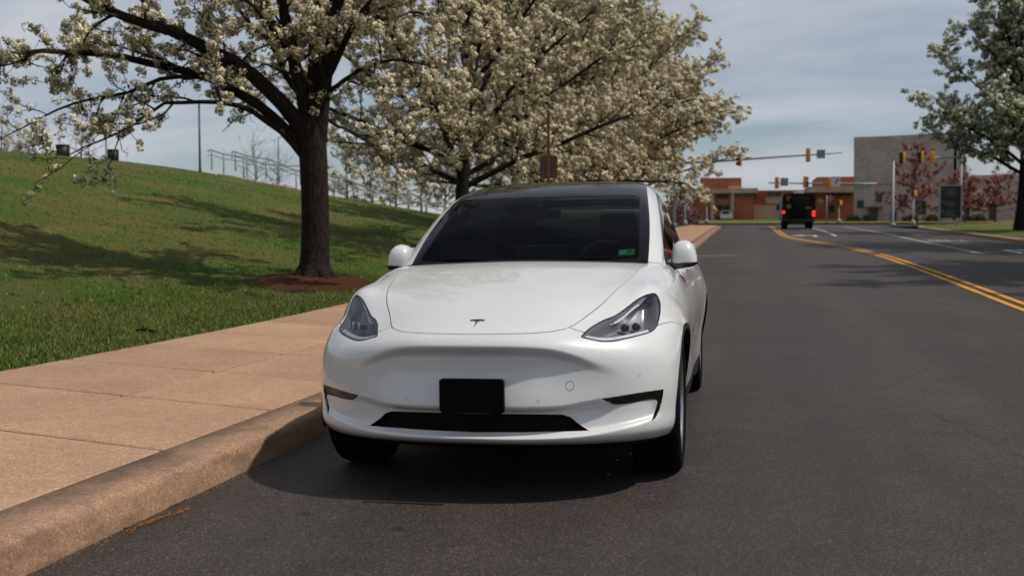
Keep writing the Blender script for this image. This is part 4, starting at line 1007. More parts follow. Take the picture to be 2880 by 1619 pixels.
leaf_green = blossom_mat('evergreen_leaf', [(0, (.02, .04, .02)), (.6, (.04, .07, .03)), (1, (.07, .10, .05))])
tan_bud = blossom_mat('tan_bud', [(0, (.20, .15, .11)), (.6, (.40, .33, .25)), (1, (.60, .54, .44))])

class TreeBuf:
    def __init__(self, seed): self.r = np.random.default_rng(seed); self.br = {}; self.cl = []
    def poly(self, P, R_, sides):
        self.br.setdefault((len(P), sides), []).append((np.asarray(P), np.asarray(R_)))
    def wood(self, name, m, parent, sel=None):
        Vs, Fs, o = [], [], 0
        for (n, s), L_ in self.br.items():
            if sel is not None and not sel(s): continue
            P = np.array([a for a, b in L_]); Rr = np.array([b for a, b in L_]); B = len(P)
            T = np.gradient(P, axis=1); T /= np.linalg.norm(T, axis=2, keepdims=True) + 1e-9
            ref = np.where(np.abs(T[:, :, 2:3]) > .9, np.array([1., 0, 0]), np.array([0, 0, 1.])); U = np.cross(T, ref); U /= np.linalg.norm(U, axis=2, keepdims=True) + 1e-9; W_ = np.cross(T, U)
            a = np.arange(s) * 2 * math.pi / s
            V = P[:, :, None] + Rr[:, :, None, None] * (np.cos(a)[None, None, :, None] * U[:, :, None] + np.sin(a)[None, None, :, None] * W_[:, :, None])
            Vs.append(V.reshape(-1, 3)); b, i, k = np.meshgrid(np.arange(B), np.arange(n - 1), np.arange(s), indexing='ij')
            base = b * n * s + i * s; k2 = (k + 1) % s
            F = np.stack([base + k, base + k2, base + s + k2, base + s + k], -1).reshape(-1, 4) + o; Fs.append(F); o += B * n * s
        return link(name, mesh_np(name, np.concatenate(Vs), np.concatenate(Fs), True), m, parent)
    def crown(self, name, m, parent, K, size, rad, keep=1.0, lo=.7):
        C = np.array(self.cl)
        if keep < 1: C = C[self.r.random(len(C)) < keep]
        N = len(C); rs = rad * self.r.uniform(.55, 1.25, N)
        u = self.r.normal(size=(N, K, 3)); u /= np.linalg.norm(u, axis=2, keepdims=True)
        p = C[:, None] + u * rs[:, None, None] * self.r.uniform(lo, 1.0, (N, K, 1))
        nn = u + self.r.normal(size=(N, K, 3)) * .55; nn /= np.linalg.norm(nn, axis=2, keepdims=True)
        h = self.r.normal(size=(N, K, 3)); a = np.cross(nn, h); a /= np.linalg.norm(a, axis=2, keepdims=True) + 1e-9; b = np.cross(nn, a)
        s = size * self.r.uniform(.6, 1.25, (N, K, 1)) * .5
        V = np.stack([p - a * s, p - b * s + nn * s * .2, p + a * s, p + b * s + nn * s * .2], 2).reshape(-1, 3); k = np.arange(N * K) * 4
        me = mesh_np(name, V, np.stack([k, k + 1, k + 2, k + 3], 1)); bn = u * .75 + nn * .45; bn /= np.linalg.norm(bn, axis=2, keepdims=True)
        at_ = me.attributes.new('ball', 'FLOAT_VECTOR', 'POINT'); at_.data.foreach_set('vector', np.repeat(bn.reshape(-1, 3), 4, axis=0).astype(np.float32).ravel())
        return link(name, me, m, parent), N
def bez(pts, n):
    P = np.asarray(pts, float); m = len(P); d = np.concatenate([[0], np.cumsum(np.linalg.norm(np.diff(P, axis=0), axis=1))])
    return spline_basis(d, np.linspace(0, d[-1], n)) @ P
def unit(v): return v / (np.linalg.norm(v) + 1e-9)
def grow_from(tb, P, R_, lvl, spec):
    """side shoots along polyline P with radii R_"""
    if lvl >= len(spec): return
    sp = spec[lvl]; r = tb.r; n = len(P); L_ = np.linalg.norm(np.diff(P, axis=0), axis=1).sum()
    cnt = max(1, int(round(sp['per_m'] * L_ * (1 - sp['from'])))); 
    for q in np.linspace(sp['from'], 1.0, cnt) + r.uniform(-.5, .5, cnt) * (1 - sp['from']) / cnt:
        q = min(max(q, .05), 1.0); f = q * (n - 1); i = min(int(f), n - 2); w = f - i
        p = P[i] * (1 - w) + P[i + 1] * w; t = unit(P[i + 1] - P[i]); rad = (R_[i] * (1 - w) + R_[i + 1] * w)
        side = unit(np.cross(t, r.normal(size=3))); ang = R(r.uniform(*sp['ang'])); d = unit(t * math.cos(ang) + side * math.sin(ang) + np.array([0, 0, sp['up']]))
        ln = sp['len'] * r.uniform(.55, 1.2) * (1.05 - .45 * q); m = sp['n']; Q = [p]; dd = d
        for k in range(m - 1):
            dd = unit(dd + r.normal(size=3) * sp['wig'] + np.array([0, 0, sp['bend']])); Q.append(Q[-1] + dd * ln / (m - 1))
        Q = np.array(Q); r0 = min(rad * .62, sp['r0']); RR = np.linspace(r0, max(sp['r1'], r0 * .25), m)
        tb.poly(Q, RR, sp['sides'])
        if sp.get('cl'):
            for _ in range(r.poisson(sp['cl'])):
                g = r.uniform(.35, 1.0) * (m - 1); a = min(int(g), m - 2); c = Q[a] * (1 - g + a) + Q[a + 1] * (g - a)
                tb.cl.append(c + r.normal(size=3) * .03)
        grow_from(tb, Q, RR, lvl + 1, spec)
def trunk_profile(r0, zs, flare=.55):
    return r0 * (1 + flare * np.exp(-np.asarray(zs) / .22))
def auto_limbs(tb, base, r0, fork, height, spread, nl, low=80):
    """central leader plus scaffold limbs; returns list of (P,R)"""
    r = tb.r; out = []
    zs = np.linspace(0, height * .92, 14); lead = np.stack([base[0] + .12 * np.sin(zs * .5 + r.uniform(0, 6)), base[1] + .12 * np.sin(zs * .43 + r.uniform(0, 6)), base[2] + zs], 1)
    rad = np.interp(zs, [0, .25, fork, height * .92], [r0 * 1.35, r0 * 1.02, r0 * .86, r0 * .10]); tb.poly(lead, rad, 12); out.append((lead[5:], rad[5:]))
    for k in range(nl):
        f = k / (nl - 1); z0 = fork + (height * .72 - fork) * f ** 1.45; az = k * 2.39996 + r.uniform(-.35, .35)
        incl = R(np.interp(f, [0, .12, .35, 1], [low, low - 7, 58, 26]) + r.uniform(-7, 7)); ln = spread * np.interp(f, [0, .35, .7, 1], [1.12, 1.15, .9, .45]) * r.uniform(.85, 1.1)
        hd = np.array([math.cos(az), math.sin(az), 0]); st = np.array([np.interp(z0, zs, lead[:, 0]), np.interp(z0, zs, lead[:, 1]), base[2] + z0])
        up = np.array([0, 0, 1.]); m = 8; Q = [st]; i_ = incl
        for j in range(m - 1):
            i_ = incl + (j / m - .3) * (.35 if f < .3 else -.25); Q.append(Q[-1] + (hd * math.sin(i_) + up * math.cos(i_)) * ln / (m - 1) + r.normal(size=3) * .06)
        Q = np.array(Q); rr = r0 * np.interp(f, [0, 1], [.42, .25]); RR = np.linspace(rr, rr * .22, m); tb.poly(Q, RR, 8); out.append((Q, RR))
    return out
SPEC_NEAR = [dict(per_m=3.0, **{'from': .22}, len=1.55, ang=(28, 62), up=.18, bend=.015, wig=.20, n=7, r0=.034, r1=.009, sides=5, cl=9),
             dict(per_m=5.2, **{'from': .15}, len=.62, ang=(30, 75), up=.12, bend=.02, wig=.30, n=5, r0=.015, r1=.006, sides=4, cl=6.0),
             dict(per_m=6.0, **{'from': .25}, len=.22, ang=(35, 80), up=.15, bend=.02, wig=.35, n=4, r0=.008, r1=.0045, sides=3, cl=.8)]
SPEC_MID = [dict(per_m=3.4, **{'from': .15}, len=1.7, ang=(28, 62), up=.18, bend=.0, wig=.20, n=6, r0=.032, r1=.007, sides=4, cl=6),
            dict(per_m=5.0, **{'from': .12}, len=.8, ang=(30, 75), up=.12, bend=.0, wig=.28, n=4, r0=.013, r1=.006, sides=3, cl=7.0)]
def pear_tree(label, base, seed, r0, fork, height, spread, nl, spec, K, size, rad, keep=1.0, limbs=None, bloom=pear_bloom, group='pear trees in bloom along the pavement', low=80, thin=None):
    tb = TreeBuf(seed); t = thing('pear_tree', label, 'tree', base, 0, group); tb.cl = []
    L_ = auto_limbs(tb, np.zeros(3), r0, fork, height, spread, nl, low) if limbs is None else limbs(tb)
    for P, R_ in L_: grow_from(tb, P, R_, 0, spec)
    if thin is not None: tb.cl = [c for c in tb.cl if tb.r.random() < thin(c)]
    tb.wood('trunk', bark, t, lambda s: s >= 8); tb.wood('branches', twig_m, t, lambda s: s < 8)['kind'] = 'stuff'
    c, n = tb.crown('crown', bloom, t, K, size, rad, keep); c['kind'] = 'stuff'
    print(label[:20], n); return t, tb
def zsurf(x, y_): return float(hill_z(np.array(float(x)), np.array(float(y_))))
# ---
_MW = cam.rotation_euler.to_matrix()
def at(u, v, Y):
    """world point at distance Y along the road for a sight line measured on the photograph (2576 px wide)"""
    d = _MW @ Vector(((u * 1.118 - 1440) / F_PX, (809.5 - v * 1.118) / F_PX, -1)); return Vector((0, 0, EYE)) + d * (Y / d.y)
def ground_hit(u, v, zf=road_z):
    d = _MW @ Vector(((u * 1.118 - 1440) / F_PX, (809.5 - v * 1.118) / F_PX, -1)); t = np.linspace(2, 80, 8000) / d.y
    P = np.array([0, 0, EYE]) + np.outer(t, np.array(d)); e = P[:, 2] - zf(P[:, 0], P[:, 1]); return P[np.argmax(e < 0)]
# --- the near tree: its trunk and scaffold follow the photograph, laid out in the tree's own plane (facing the road) with limbs reaching to and fro
T1 = ground_hit(790, 711, hill_z)
T1D = float(-(_MW.inverted() @ Vector((T1[0], T1[1], T1[2] - EYE))).z); print('near tree', T1, T1D)
_Dm = lambda u, v: (((u - 790) * 1.118 / 2900 * T1D), ((711 - v) * 1.118 / 2900 * T1D))   # sideways and up, metres
def limb(tb, pts, dep, r0, r1, n=14, sides=10, ca=math.cos(math.atan(.2252)), sa=math.sin(math.atan(.2252))):
    Q = []
    for (u, v), d in zip(pts, dep):
        a, h = _Dm(u, v); Q.append((a * ca - d * sa, a * sa + d * ca, h))
    Q = bez(Q, n); Q[1:-1] += tb.r.normal(size=(n - 2, 3)) * .018; RR = np.interp(np.linspace(0, 1, n), [0, .12, 1], [r0 * 1.15, r0, r1]); tb.poly(Q, RR, sides); return Q, RR
def near_limbs(tb):
    out = []; n = 16
    zs = np.linspace(0, 3.1, n); rr = np.interp(zs, [0, .10, .3, .7, 1.6, 2.5, 3.1], [.40, .335, .285, .262, .255, .262, .24])
    tb.poly(np.stack([.03 * np.sin(zs * 1.3), .02 * np.sin(zs), zs], 1), rr, 24)
    for k in range(7):      # root flares
        a = k * .9 + .3; d = np.array([math.cos(a), math.sin(a), 0]); l_ = tb.r.uniform(.38, .62); tb.poly(np.stack([d * .16 + [0, 0, .34], d * .27 + [0, 0, .15], d * .38 + [0, 0, .05], d * l_ + [0, 0, -.04]]), np.array([.12, .12, .09, .03]), 8)
    J = lambda *a, **k_: out.append(limb(tb, *a, **k_))
    J([(790, 360), (765, 240), (742, 120), (722, 0), (705, -170), (690, -380)], [0, -.1, -.2, -.3, -.4, -.5], .135, .03)
    J([(798, 380), (797, 230), (795, 90), (798, -80), (792, -330), (800, -620)], [0, .05, .05, .1, .1, .1], .135, .03)
    J([(805, 360), (828, 210), (848, 80), (862, -60), (900, -230), (935, -430)], [0, -.1, -.2, -.35, -.6, -.8], .135, .03)
    J([(775, 350), (730, 275), (660, 205), (575, 155), (480, 118), (395, 92), (300, 40), (215, -40)], [0, -.3, -.7, -1.1, -1.5, -1.9, -2.2, -2.4], .145, .035, n=16)
    J([(770, 385), (710, 315), (640, 255), (560, 215), (470, 190), (380, 172), (280, 158), (150, 160), (10, 172), (-90, 200)], [0, -.2, -.4, -.5, -.6, -.7, -.8, -.9, -.9, -.8], .098, .018, n=18)
    J([(765, 395), (700, 320), (620, 282), (540, 278), (470, 300), (420, 345), (350, 385), (290, 415)], [-.05, -.5, -.9, -1.2, -1.5, -1.7, -1.9, -2.0], .055, .010, n=16)
    J([(560, 215), (480, 215), (410, 240), (330, 270), (250, 290), (170, 330), (90, 375)], [-.5, -.7, -.9, -1.1, -1.2, -1.3, -1.4], .042, .008)
    J([(380, 172), (300, 160), (215, 165), (120, 200), (60, 225), (25, 245)], [-.7, -1.0, -1.2, -1.4, -1.5, -1.6], .035, .007)
    J([(765, 240), (720, 200), (690, 140), (655, 90), (600, 40), (545, -50), (500, -150)], [-.1, .3, .6, .8, 1.0, 1.3, 1.5], .06, .012)
    J([(742, 120), (690, 60), (600, -10), (480, -60), (330, -90)], [-.2, -.8, -1.5, -2.2, -2.8], .06, .012)
    J([(722, 0), (640, -60), (520, -100), (380, -130), (240, -140)], [-.3, .3, .8, 1.3, 1.6], .06, .012)
    J([(828, 255), (880, 215), (950, 195), (1030, 190), (1120, 215)], [-.1, -.5, -1.0, -1.4, -1.7], .05, .010)
    J([(832, 200), (890, 130), (970, 60), (1070, 10), (1160, -10)], [-.1, -.9, -1.8, -2.6, -3.2], .065, .012)
    J([(840, 130), (920, 60), (1020, 20), (1130, 30), (1210, 60)], [-.2, .4, .8, 1.0, 1.2], .055, .010)
    J([(820, 300), (860, 320), (910, 345), (960, 360)], [0, .6, 1.2, 1.7], .035, .008)
    J([(848, 60), (930, -50), (1040, -110), (1160, -130)], [-.2, -.9, -1.7, -2.4], .06, .012)
    J([(797, 200), (790, 100), (800, 20), (830, -60)], [.05, 1.2, 2.2, 3.2], .07, .014)
    J([(790, 240), (770, 170), (740, 110), (700, 60)], [0, -1.3, -2.4, -3.3], .07, .014)
    J([(795, -80), (850, -190), (930, -260), (1030, -290)], [.1, .8, 1.5, 2.2], .06, .012)
    J([(795, -120), (720, -230), (620, -300), (500, -330)], [.1, .5, 1.0, 1.4], .06, .012)
    J([(798, -250), (830, -360), (890, -430), (960, -480)], [.1, -.6, -1.3, -1.9], .05, .012)
    return out
t1, tb1 = pear_tree('nearest blooming pear tree, thick dark trunk in a mulch bed left of the white car', tuple(T1), 11, .26, 2.5, 9, 5, 10, SPEC_NEAR, 36, .040, .080, 1.0, near_limbs, thin=lambda c: np.interp(c[2], [2.4, 3.2, 4.2, 5.2], [.30, .48, .80, 1.0]))
ROW = [(-8.5, 31.2, 21, 'second blooming pear tree from the camera, trunk forking low behind the white car'), (-8.6, 42.5, 22, 'third blooming pear tree of the row, behind the sign post'),
       (-8.4, 54.0, 23, 'fourth blooming pear tree of the row, above the roof of the white car'), (-8.0, 65.0, 24, 'fifth blooming pear tree of the row, at the rounded right part of the white canopy'), (-7.6, 76.0, 25, 'farthest blooming pear tree of the row, blurred beside the signal arm')]
for (x, y_, sd, lab) in ROW[:2]:
    pear_tree(lab, (x, y_, zsurf(x, y_) - .05), sd, .25, 2.0, 12.5, 6.6, 24, SPEC_MID, 15, .060, .095, 1.0, low=74 if sd == 21 else 86)
src_t = None
for k, (x, y_, sd, lab) in enumerate(ROW[2:]):
    z_ = zsurf(x, y_) - .05
    if src_t is None: src_t, _ = pear_tree(lab, (x, y_, z_), sd, .26, 2.2, 15, 7.0, 26, SPEC_MID, 9, .095, .13, .9, low=69)
    else:
        c = copy_tree(src_t); c.location = (x, y_, z_); c['label'] = lab; c.rotation_euler = (0, 0, 1.9 * k + .6); c.scale = (1.0 + .05 * k,) * 3
# right-hand street trees (two stand outside the picture and shade the road)
rt, _ = pear_tree('pale green blooming tree on the right lawn behind the information board', (13.7, 57, float(road_z(np.array(10.6), np.array(57.))) + .15), 41, .24, 2.8, 14.5, 4.9, 26, SPEC_MID, 7, .12, .14, 1.0, None, pale_bloom, 'street trees on the right lawn', low=62)
for (x, y_, rz_, lab) in ((15.6, 39, 1.4, 'pale green street tree right of the road, mostly outside the right edge'), (15.0, 24, 3.0, 'street tree right of the road outside the right edge')):
    c = copy_tree(rt); c.location = (x, y_, float(road_z(np.array(10.6), np.array(y_))) + .15); c.rotation_euler = (0, 0, rz_); c['label'] = lab; c.scale = (1.35, 1.35, 1.25)
# distant trees
SPEC_FAR = [dict(per_m=1.6, **{'from': .2}, len=1.8, ang=(20, 50), up=.25, bend=.02, wig=.18, n=5, r0=.035, r1=.012, sides=3, cl=5), dict(per_m=2.6, **{'from': .2}, len=.9, ang=(25, 60), up=.2, bend=.02, wig=.25, n=4, r0=.02, r1=.010, sides=3, cl=3.5)]
def far_tree(name, label, base, seed, r0, fork, height, spread, nl, bloom, wood, keep, K=5, size=.16, rad=.2, group=None):
    tb = TreeBuf(seed); t = thing(name, label, 'tree', base, 0, group)
    for P, R_ in auto_limbs(tb, np.zeros(3), r0, fork, height, spread, nl): grow_from(tb, P, R_, 0, SPEC_FAR)
    tb.wood('trunk', wood, t, lambda s: s >= 8); tb.wood('branches', wood, t, lambda s: s < 8)['kind'] = 'stuff'
    if bloom is not None: c, n = tb.crown('crown', bloom, t, K, size, rad, keep); c['kind'] = 'stuff'
    return t
# ------------------------------------------------------------------ the rest of the place
def far_z(Y): return float(road_z(np.array(1.0), np.array(float(Y)))) + .12
galv = mat('galvanised_steel', (.26, .275, .29), .55, .3); rail_m = mat('rail_steel', (.20, .21, .22), .6, .2); black_metal = mat('black_metal', (.012, .012, .012), .5); sig_yellow = mat('signal_yellow', (.75, .30, .01), .5)
sign_grey = mat('sign_back_grey', (.30, .30, .29), .6); white_plain = mat('sign_white', (.72, .72, .70), .6); rust = mat('rusty_post', (.20, .058, .022), .9); dark_panel = mat('dark_sign_back', (.085, .062, .046), .8)

# mulch bed and its tree
def mulch_mat():
    m = mat('mulch', (.075, .030, .016), .95, 0, .1); t = NT(m); v = t.mapping('Object'); n = t.noise(v, 26, 5, .75)
    t.color(t.ramp(n, [(.3, (.035, .013, .007)), (.6, (.095, .038, .020)), (.8, (.16, .075, .042))])); t.bump(n, 1.0, .04); return m
mulch_m = mulch_mat()
_V, _F = [], []; nr, na = 9, 48
for i in range(nr):
    for k in range(na):
        a = 2 * math.pi * k / na; rr = (1.28 + .10 * math.sin(3 * a + 1) + .06 * math.sin(7 * a)) * i / (nr - 1); x, y_ = T1[0] + rr * math.cos(a) * 1.0 + .1, T1[1] + rr * math.sin(a) * 1.25
        _V.append((x, y_, zsurf(x, y_) + .012 + .15 * (1 - (i / (nr - 1)) ** 1.5) + rng.uniform(-.012, .012)))
for i in range(nr - 1):
    for k in range(na): _F.append((i * na + k, i * na + (k + 1) % na, (i + 1) * na + (k + 1) % na, (i + 1) * na + k))
tag(MB().add(_V, _F, True).build('mulch_bed', mulch_m), 'reddish brown mulch mound round the nearest tree trunk', 'mulch')

# parking sign, seen from behind
p = at(1379, 600, 17.0); zb = float(walk_z(np.array(p.x), np.array(17.0))) - .05
sg_ = thing('parking_sign', 'dark sign plate on a rusty orange post behind the white car', 'sign', (p.x, 17.0, zb))
MB().prism([(-.022, 0), (.022, 0), (.022, .012), (.010, .035), (-.010, .035), (-.022, .012)], 3.1, 'Z').build('post', rust, sg_)
b0 = at(1357, 449, 17.05); b1 = at(1401, 392, 17.05); pw, ph = b1.x - b0.x, b1.z - b0.z
_pz = b0.z - zb + ph / 2
_rp = []
for (cx, cz, a0) in ((1, 1, 0), (-1, 1, 90), (-1, -1, 180), (1, -1, 270)):
    for k in range(5): a = R(a0 + k * 22.5); _rp.append((cx * (pw / 2 - .03) + .03 * math.cos(a), cz * (ph / 2 - .03) + .03 * math.sin(a)))
MB().prism(_rp, .004, 'Y', .037).build('sign_plate', dark_panel, sg_, (0, 0, _pz))
MB().box((0, .02, _pz + .12), (.02, .05, .02)).build('bolt', galv, sg_); MB().box((0, .02, _pz - .12), (.02, .05, .02)).build('bolt', galv, sg_)

# litter by the kerb
tw = [(239, 1475), (321, 1485), (363, 1488), (448, 1464), (477, 1429), (519, 1410), (526, 1390)]
_tp = [ground_hit(u / 1.118, v / 1.118) + [0, 0, .008] for u, v in tw]; _tp[0] = _tp[0] + [0, 0, .05]
ft = MB().tube([tuple(q) for q in bez(_tp, 24)], np.linspace(.004, .0018, 24), 5); tag(ft.build('fallen_twig', mat('fallen_twig', (.10, .045, .022), .9)), 'thin brown fallen twig lying in the gutter along the kerb', 'twig')
catk = mat('orange_catkin', (.30, .10, .015), .9)
for (u, v, n_, L_, lab) in ((431, 1466, 60, .16, 'longer clump of orange catkin litter beside the fallen twig'), (506, 1442, 36, .13, 'shorter clump of orange catkin litter farther along the gutter'), (366, 1494, 20, .07, 'small orange bud scrap under the fallen twig')):
    c_ = ground_hit(u / 1.118, v / 1.118); mb = MB()
    for k in range(n_):
        t_ = rng.uniform(-.5, .5); q = c_ + np.array([.25 * t_ * L_ + rng.normal() * .006, t_ * L_, .004 + rng.uniform(0, .006)]); s_ = rng.uniform(.003, .007)
        mb.add([q + np.array(d_) * s_ for d_ in ((1, 0, 0), (-.5, .8, 0), (-.5, -.8, 0), (0, 0, 1))], [(0, 1, 2), (0, 3, 1), (1, 3, 2), (2, 3, 0)])
    o = mb.build('catkin_litter', catk); tag(o, lab, 'litter', 'orange catkin litter in the gutter', 'stuff')
# gravel and crumbs along the kerb foot
mb = MB()
for k in range(900):
    y_ = 2.6 + 9 * rng.random() ** 1.5; x = -2.6 + abs(rng.normal()) * (.035 if k % 3 else .35) + .006; s_ = rng.uniform(.002, .006); q = np.array([x, y_, float(road_z(np.array(x), np.array(y_))) + s_ * .3])
    mb.add([q + np.array(d_) * s_ * rng.uniform(.7, 1.3) for d_ in ((1, 0, 0), (-.5, .8, 0), (-.5, -.8, 0), (0, 0, .8))], [(0, 1, 2), (0, 3, 1), (1, 3, 2), (2, 3, 0)])
tag(mb.build('gutter_grit', concrete_mat('grit', (.22, .14, .09))), 'brown grit and crumbs along the foot of the kerb', 'grit', None, 'stuff')
q = ground_hit(370, 838, hill_z); tag(MB().tube([(q[0] - .16, q[1] + .03, q[2] + .03), (q[0] - .05, q[1] + .01, q[2] + .045), (q[0] + .05, q[1], q[2] + .035), (q[0] + .15, q[1] - .02, q[2] + .015)], [.012, .022, .02, .008], 7).build('bark_piece', bark), 'dark piece of bark lying on the grass strip', 'bark')

# ---- delivery truck
tr_black = mat('truck_paint', (.003, .0025, .0025), .4, 0, .25); tr_gold = mat('gold_mark', (.38, .15, .012), .6); brake = mat('brake_light', (.6, .01, .005), .3, 0, .5, 0, (1.0, .02, .012), 2.6)
YT = 68.8; a_, b_ = at(1967, 578, YT), at(2050, 578, YT); tw_ = b_.x - a_.x; txc = (a_.x + b_.x) / 2; tz = float(road_z(np.array(txc), np.array(YT))); th_ = at(2010, 486, YT).z - tz
trk = thing('delivery_truck', 'black delivery truck seen from behind with lit red brake lights', 'truck', (txc, YT, tz))
hw_ = tw_ / 2; prof = [(-hw_, .62), (-hw_, th_ - .22), (-hw_ + .07, th_ - .08), (-hw_ + .22, th_), (hw_ - .22, th_), (hw_ - .07, th_ - .08), (hw_, th_ - .22), (hw_, .62)]
MB().prism(prof, 5.4, 'Y').build('body', tr_black, trk)
MB().bbox((0, -.02, th_ * .55), (tw_ * .60, .05, th_ * .66), .02).build('rear_door', mat('truck_door', (.003, .0028, .0028), .6, 0, .2), trk)
for k in range(7): MB().box((0, -.05, th_ * .26 + k * th_ * .09), (tw_ * .58, .012, .012)).build('door_slat', tr_black, trk)
MB().bbox((0, -.12, .52), (tw_ * .96, .22, .16), .03).build('rear_bumper', black_plastic, trk)
MB().bbox((0, .02, th_ + .05), (tw_ * .34, .06, .12), .02).build('roof_marker', white_plain, trk)
for (x, z_) in ((-.455, .47), (.455, .47), (.455, .385)):
    MB().lathe([(0, 0), (.085, 0), (.10, .03), (.10, .05)], 16, 'Y', (0, 0, 0)).build('brake_light', brake, trk, (x * tw_, -.05, z_ * th_))
sh = [(-.14, .16), (0, .20), (.14, .16), (.14, -.02), (0, -.2), (-.14, -.02)]
MB().prism(sh, .01, 'Y', -.012).build('shield_mark', tr_gold, trk, (-.30 * tw_, 0, .84 * th_))
for (x, z_, w_, h_, m_) in ((-.30, .655, .26, .09, sign_grey), (-.30, .60, .26, .08, tr_gold), (.30, .59, .36, .10, tr_gold), (0, .19, .90, .10, tr_gold), (-.40, .235, .26, .13, white_plain)):
    MB().box((x * tw_, -.055, z_ * th_), (w_, .012, h_)).build('rear_marking', m_, trk)
for sx in (-1, 1):
    for yy in (.7, 4.4): MB().lathe([(.0, -.14), (.30, -.14), (.40, -.11), (.42, 0), (.40, .11), (.30, .14), (0, .14)], 24, 'X', (sx * (hw_ - .24), yy, .42)).build('wheel', rubber, trk)
    MB().box((sx * (hw_ + .12), 5.2, th_ * .66), (.16, .10, .36)).build('side_mirror', black_plastic, trk)
MB().box((0, 2.7, .55), (tw_ * .8, 5.0, .22)).build('chassis', black_plastic, trk)

# ---- traffic signals
def signal_head(parent, c, back=True, yaw=0.0, hgt=1.05):
    s_ = bpy.data.objects.new('signal_head', None); COL.objects.link(s_); s_.parent = parent; s_.location = c; s_.rotation_euler = (0, 0, yaw)
    MB().bbox((0, 0, 0), (.34, .22, hgt), .03).build('signal_housing', sig_yellow, s_)
    MB().box((0, -.125, 0), (.30, .03, hgt * .96)).build('signal_face', black_metal, s_)
    for k in (-1, 0, 1):
        MB().lathe([(.125, 0), (.13, -.18), (.115, -.18), (.11, 0)], 14, 'Y', (0, -.13, k * hgt * .31)).build('visor', black_metal, s_)
def mast(label, Y, pole_u, base_z, top_v, arm, r_=.13):
    p = at(pole_u, 500, Y); m_ = thing('signal_mast', label, 'traffic signal', (p.x, Y, base_z), 0, 'traffic signal masts at the crossing'); tz_ = at(pole_u, top_v, Y).z - base_z
    MB().tube([(0, 0, 0), (0, 0, .3), (0, 0, tz_)], [r_ * 1.5, r_, r_ * .7], 14).build('pole', galv, m_)
    MB().lathe([(0, 0), (r_ * 2, 0), (r_ * 2, .12), (r_ * 1.3, .18), (0, .18)], 14).build('base_plate', galv, m_)
    A = [at(u, v, Y) - Vector((p.x, Y, base_z)) for u, v in arm]; MB().tube([tuple(q) for q in A], np.linspace(.10, .05, len(A)), 10).build('mast_arm', galv, m_); return m_, Vector((p.x, Y, base_z))
def plate(parent, o, u, v, Y, w_, h_, m_, name='sign_plate', dy=-.12):
    q = at(u, v, Y) - o; x = MB().box((0, 0, 0), (w_, .02, h_)).build(name, m_, parent, (q.x, q.y + dy, q.z)); return x
m2, o2 = mast('grey signal mast with level arm in front of the concrete block', 88.0, 2246, far_z(88) - .1, 405, [(2246, 463), (2150, 462.5), (2050, 461.5), (1932, 460.5)])
for (u, v, yw) in ((1954.5, 460, math.pi), (2024, 458, math.pi / 2), (2085, 460, math.pi * .95)):
    q = at(u, v, 88) - o2; signal_head(m2, (q.x, q.y - .05, q.z), yaw=yw, hgt=.95)
plate(m2, o2, 1973, 458, 88, .62, .66, sign_grey); ar = plate(m2, o2, 2103, 458, 88, .66, .70, white_plain)
MB().prism([(-.05, -.22), (.02, -.22), (.02, 0), (.16, .10), (.12, .0), (.22, .2), (.02, .22), (.08, .15), (-.05, .03)], .006, 'Y', -.018).build('arrow_mark', black_metal, ar)
plate(m2, o2, 2168, 471, 88, 1.35, .27, sign_grey, 'street_name_sign')
m1, o1 = mast('grey signal mast beside the pear trees with a long rising arm', 83.0, 1697, float(walk_z(np.array(-5.), np.array(83.))), 380, [(1697, 412), (1845, 403), (1950, 395.5), (2050, 389), (2118, 384)])
for (u, v, yw) in ((1862, 401, -math.pi * .42), (2033, 390, math.pi)):
    q = at(u, v, 83) - o1; signal_head(m1, (q.x, q.y - .05, q.z), yaw=yw, hgt=1.05)
plate(m1, o1, 2065, 388, 83, .62, .66, sign_grey)
m3, o3 = mast('grey signal mast behind the right hand tree with three heads', 90.0, 2416, far_z(90) - .1, 318, [(2416, 396), (2340, 397), (2262, 398)])
for (u, v, yw) in ((2272, 397, -math.pi * .40), (2318, 396, -math.pi * .40), (2345, 395, math.pi)):
    q = at(u, v, 90) - o3; signal_head(m3, (q.x, q.y - .05, q.z), yaw=yw, hgt=.95)
def ped_signal(u, vtop, Y, zb, label, yaw):
    p = at(u, vtop, Y); t_ = thing('pedestrian_signal', label, 'pedestrian signal', (p.x, Y, zb), 0, 'yellow pedestrian signals on short poles'); h_ = p.z - zb
    MB().tube([(0, 0, 0), (0, 0, .2), (0, 0, h_)], [.11, .055, .05], 10).build('pole', galv, t_); MB().lathe([(0, 0), (.20, 0), (.17, .35), (.06, .45)], 10).build('pole_base', sign_grey, t_)
    hd = MB().bbox((0, 0, 0), (.36, .26, .46), .03).build('signal_housing', sig_yellow, t_, (.06, 0, h_ - .2)); hd.rotation_euler = (0, 0, yaw); MB().box((0, -.14, 0), (.34, .04, .42)).build('signal_face', black_metal, hd)
ped_signal(1724, 472, 82, float(walk_z(np.array(-5.), np.array(82.))), 'yellow pedestrian signal nearest the pear trees', 1.2)
ped_signal(1778, 503, 100, far_z(101) - .05, 'yellow pedestrian signal in front of the brick building', 1.0)
ped_signal(2111, 505, 101.5, far_z(101.5), 'yellow pedestrian signal right of the black truck', -1.0)
ped_signal(2298, 480, 84, far_z(84) - .05, 'yellow pedestrian signal in front of the red tree', -1.1)
p = at(2080, 492, 102); t_ = thing('road_sign', 'slim sign post with two small red plates right of the truck', 'sign', (p.x, 102, far_z(102))); MB().tube([(0, 0, 0), (0, 0, p.z - far_z(102))], .05, 8).build('post', galv, t_)
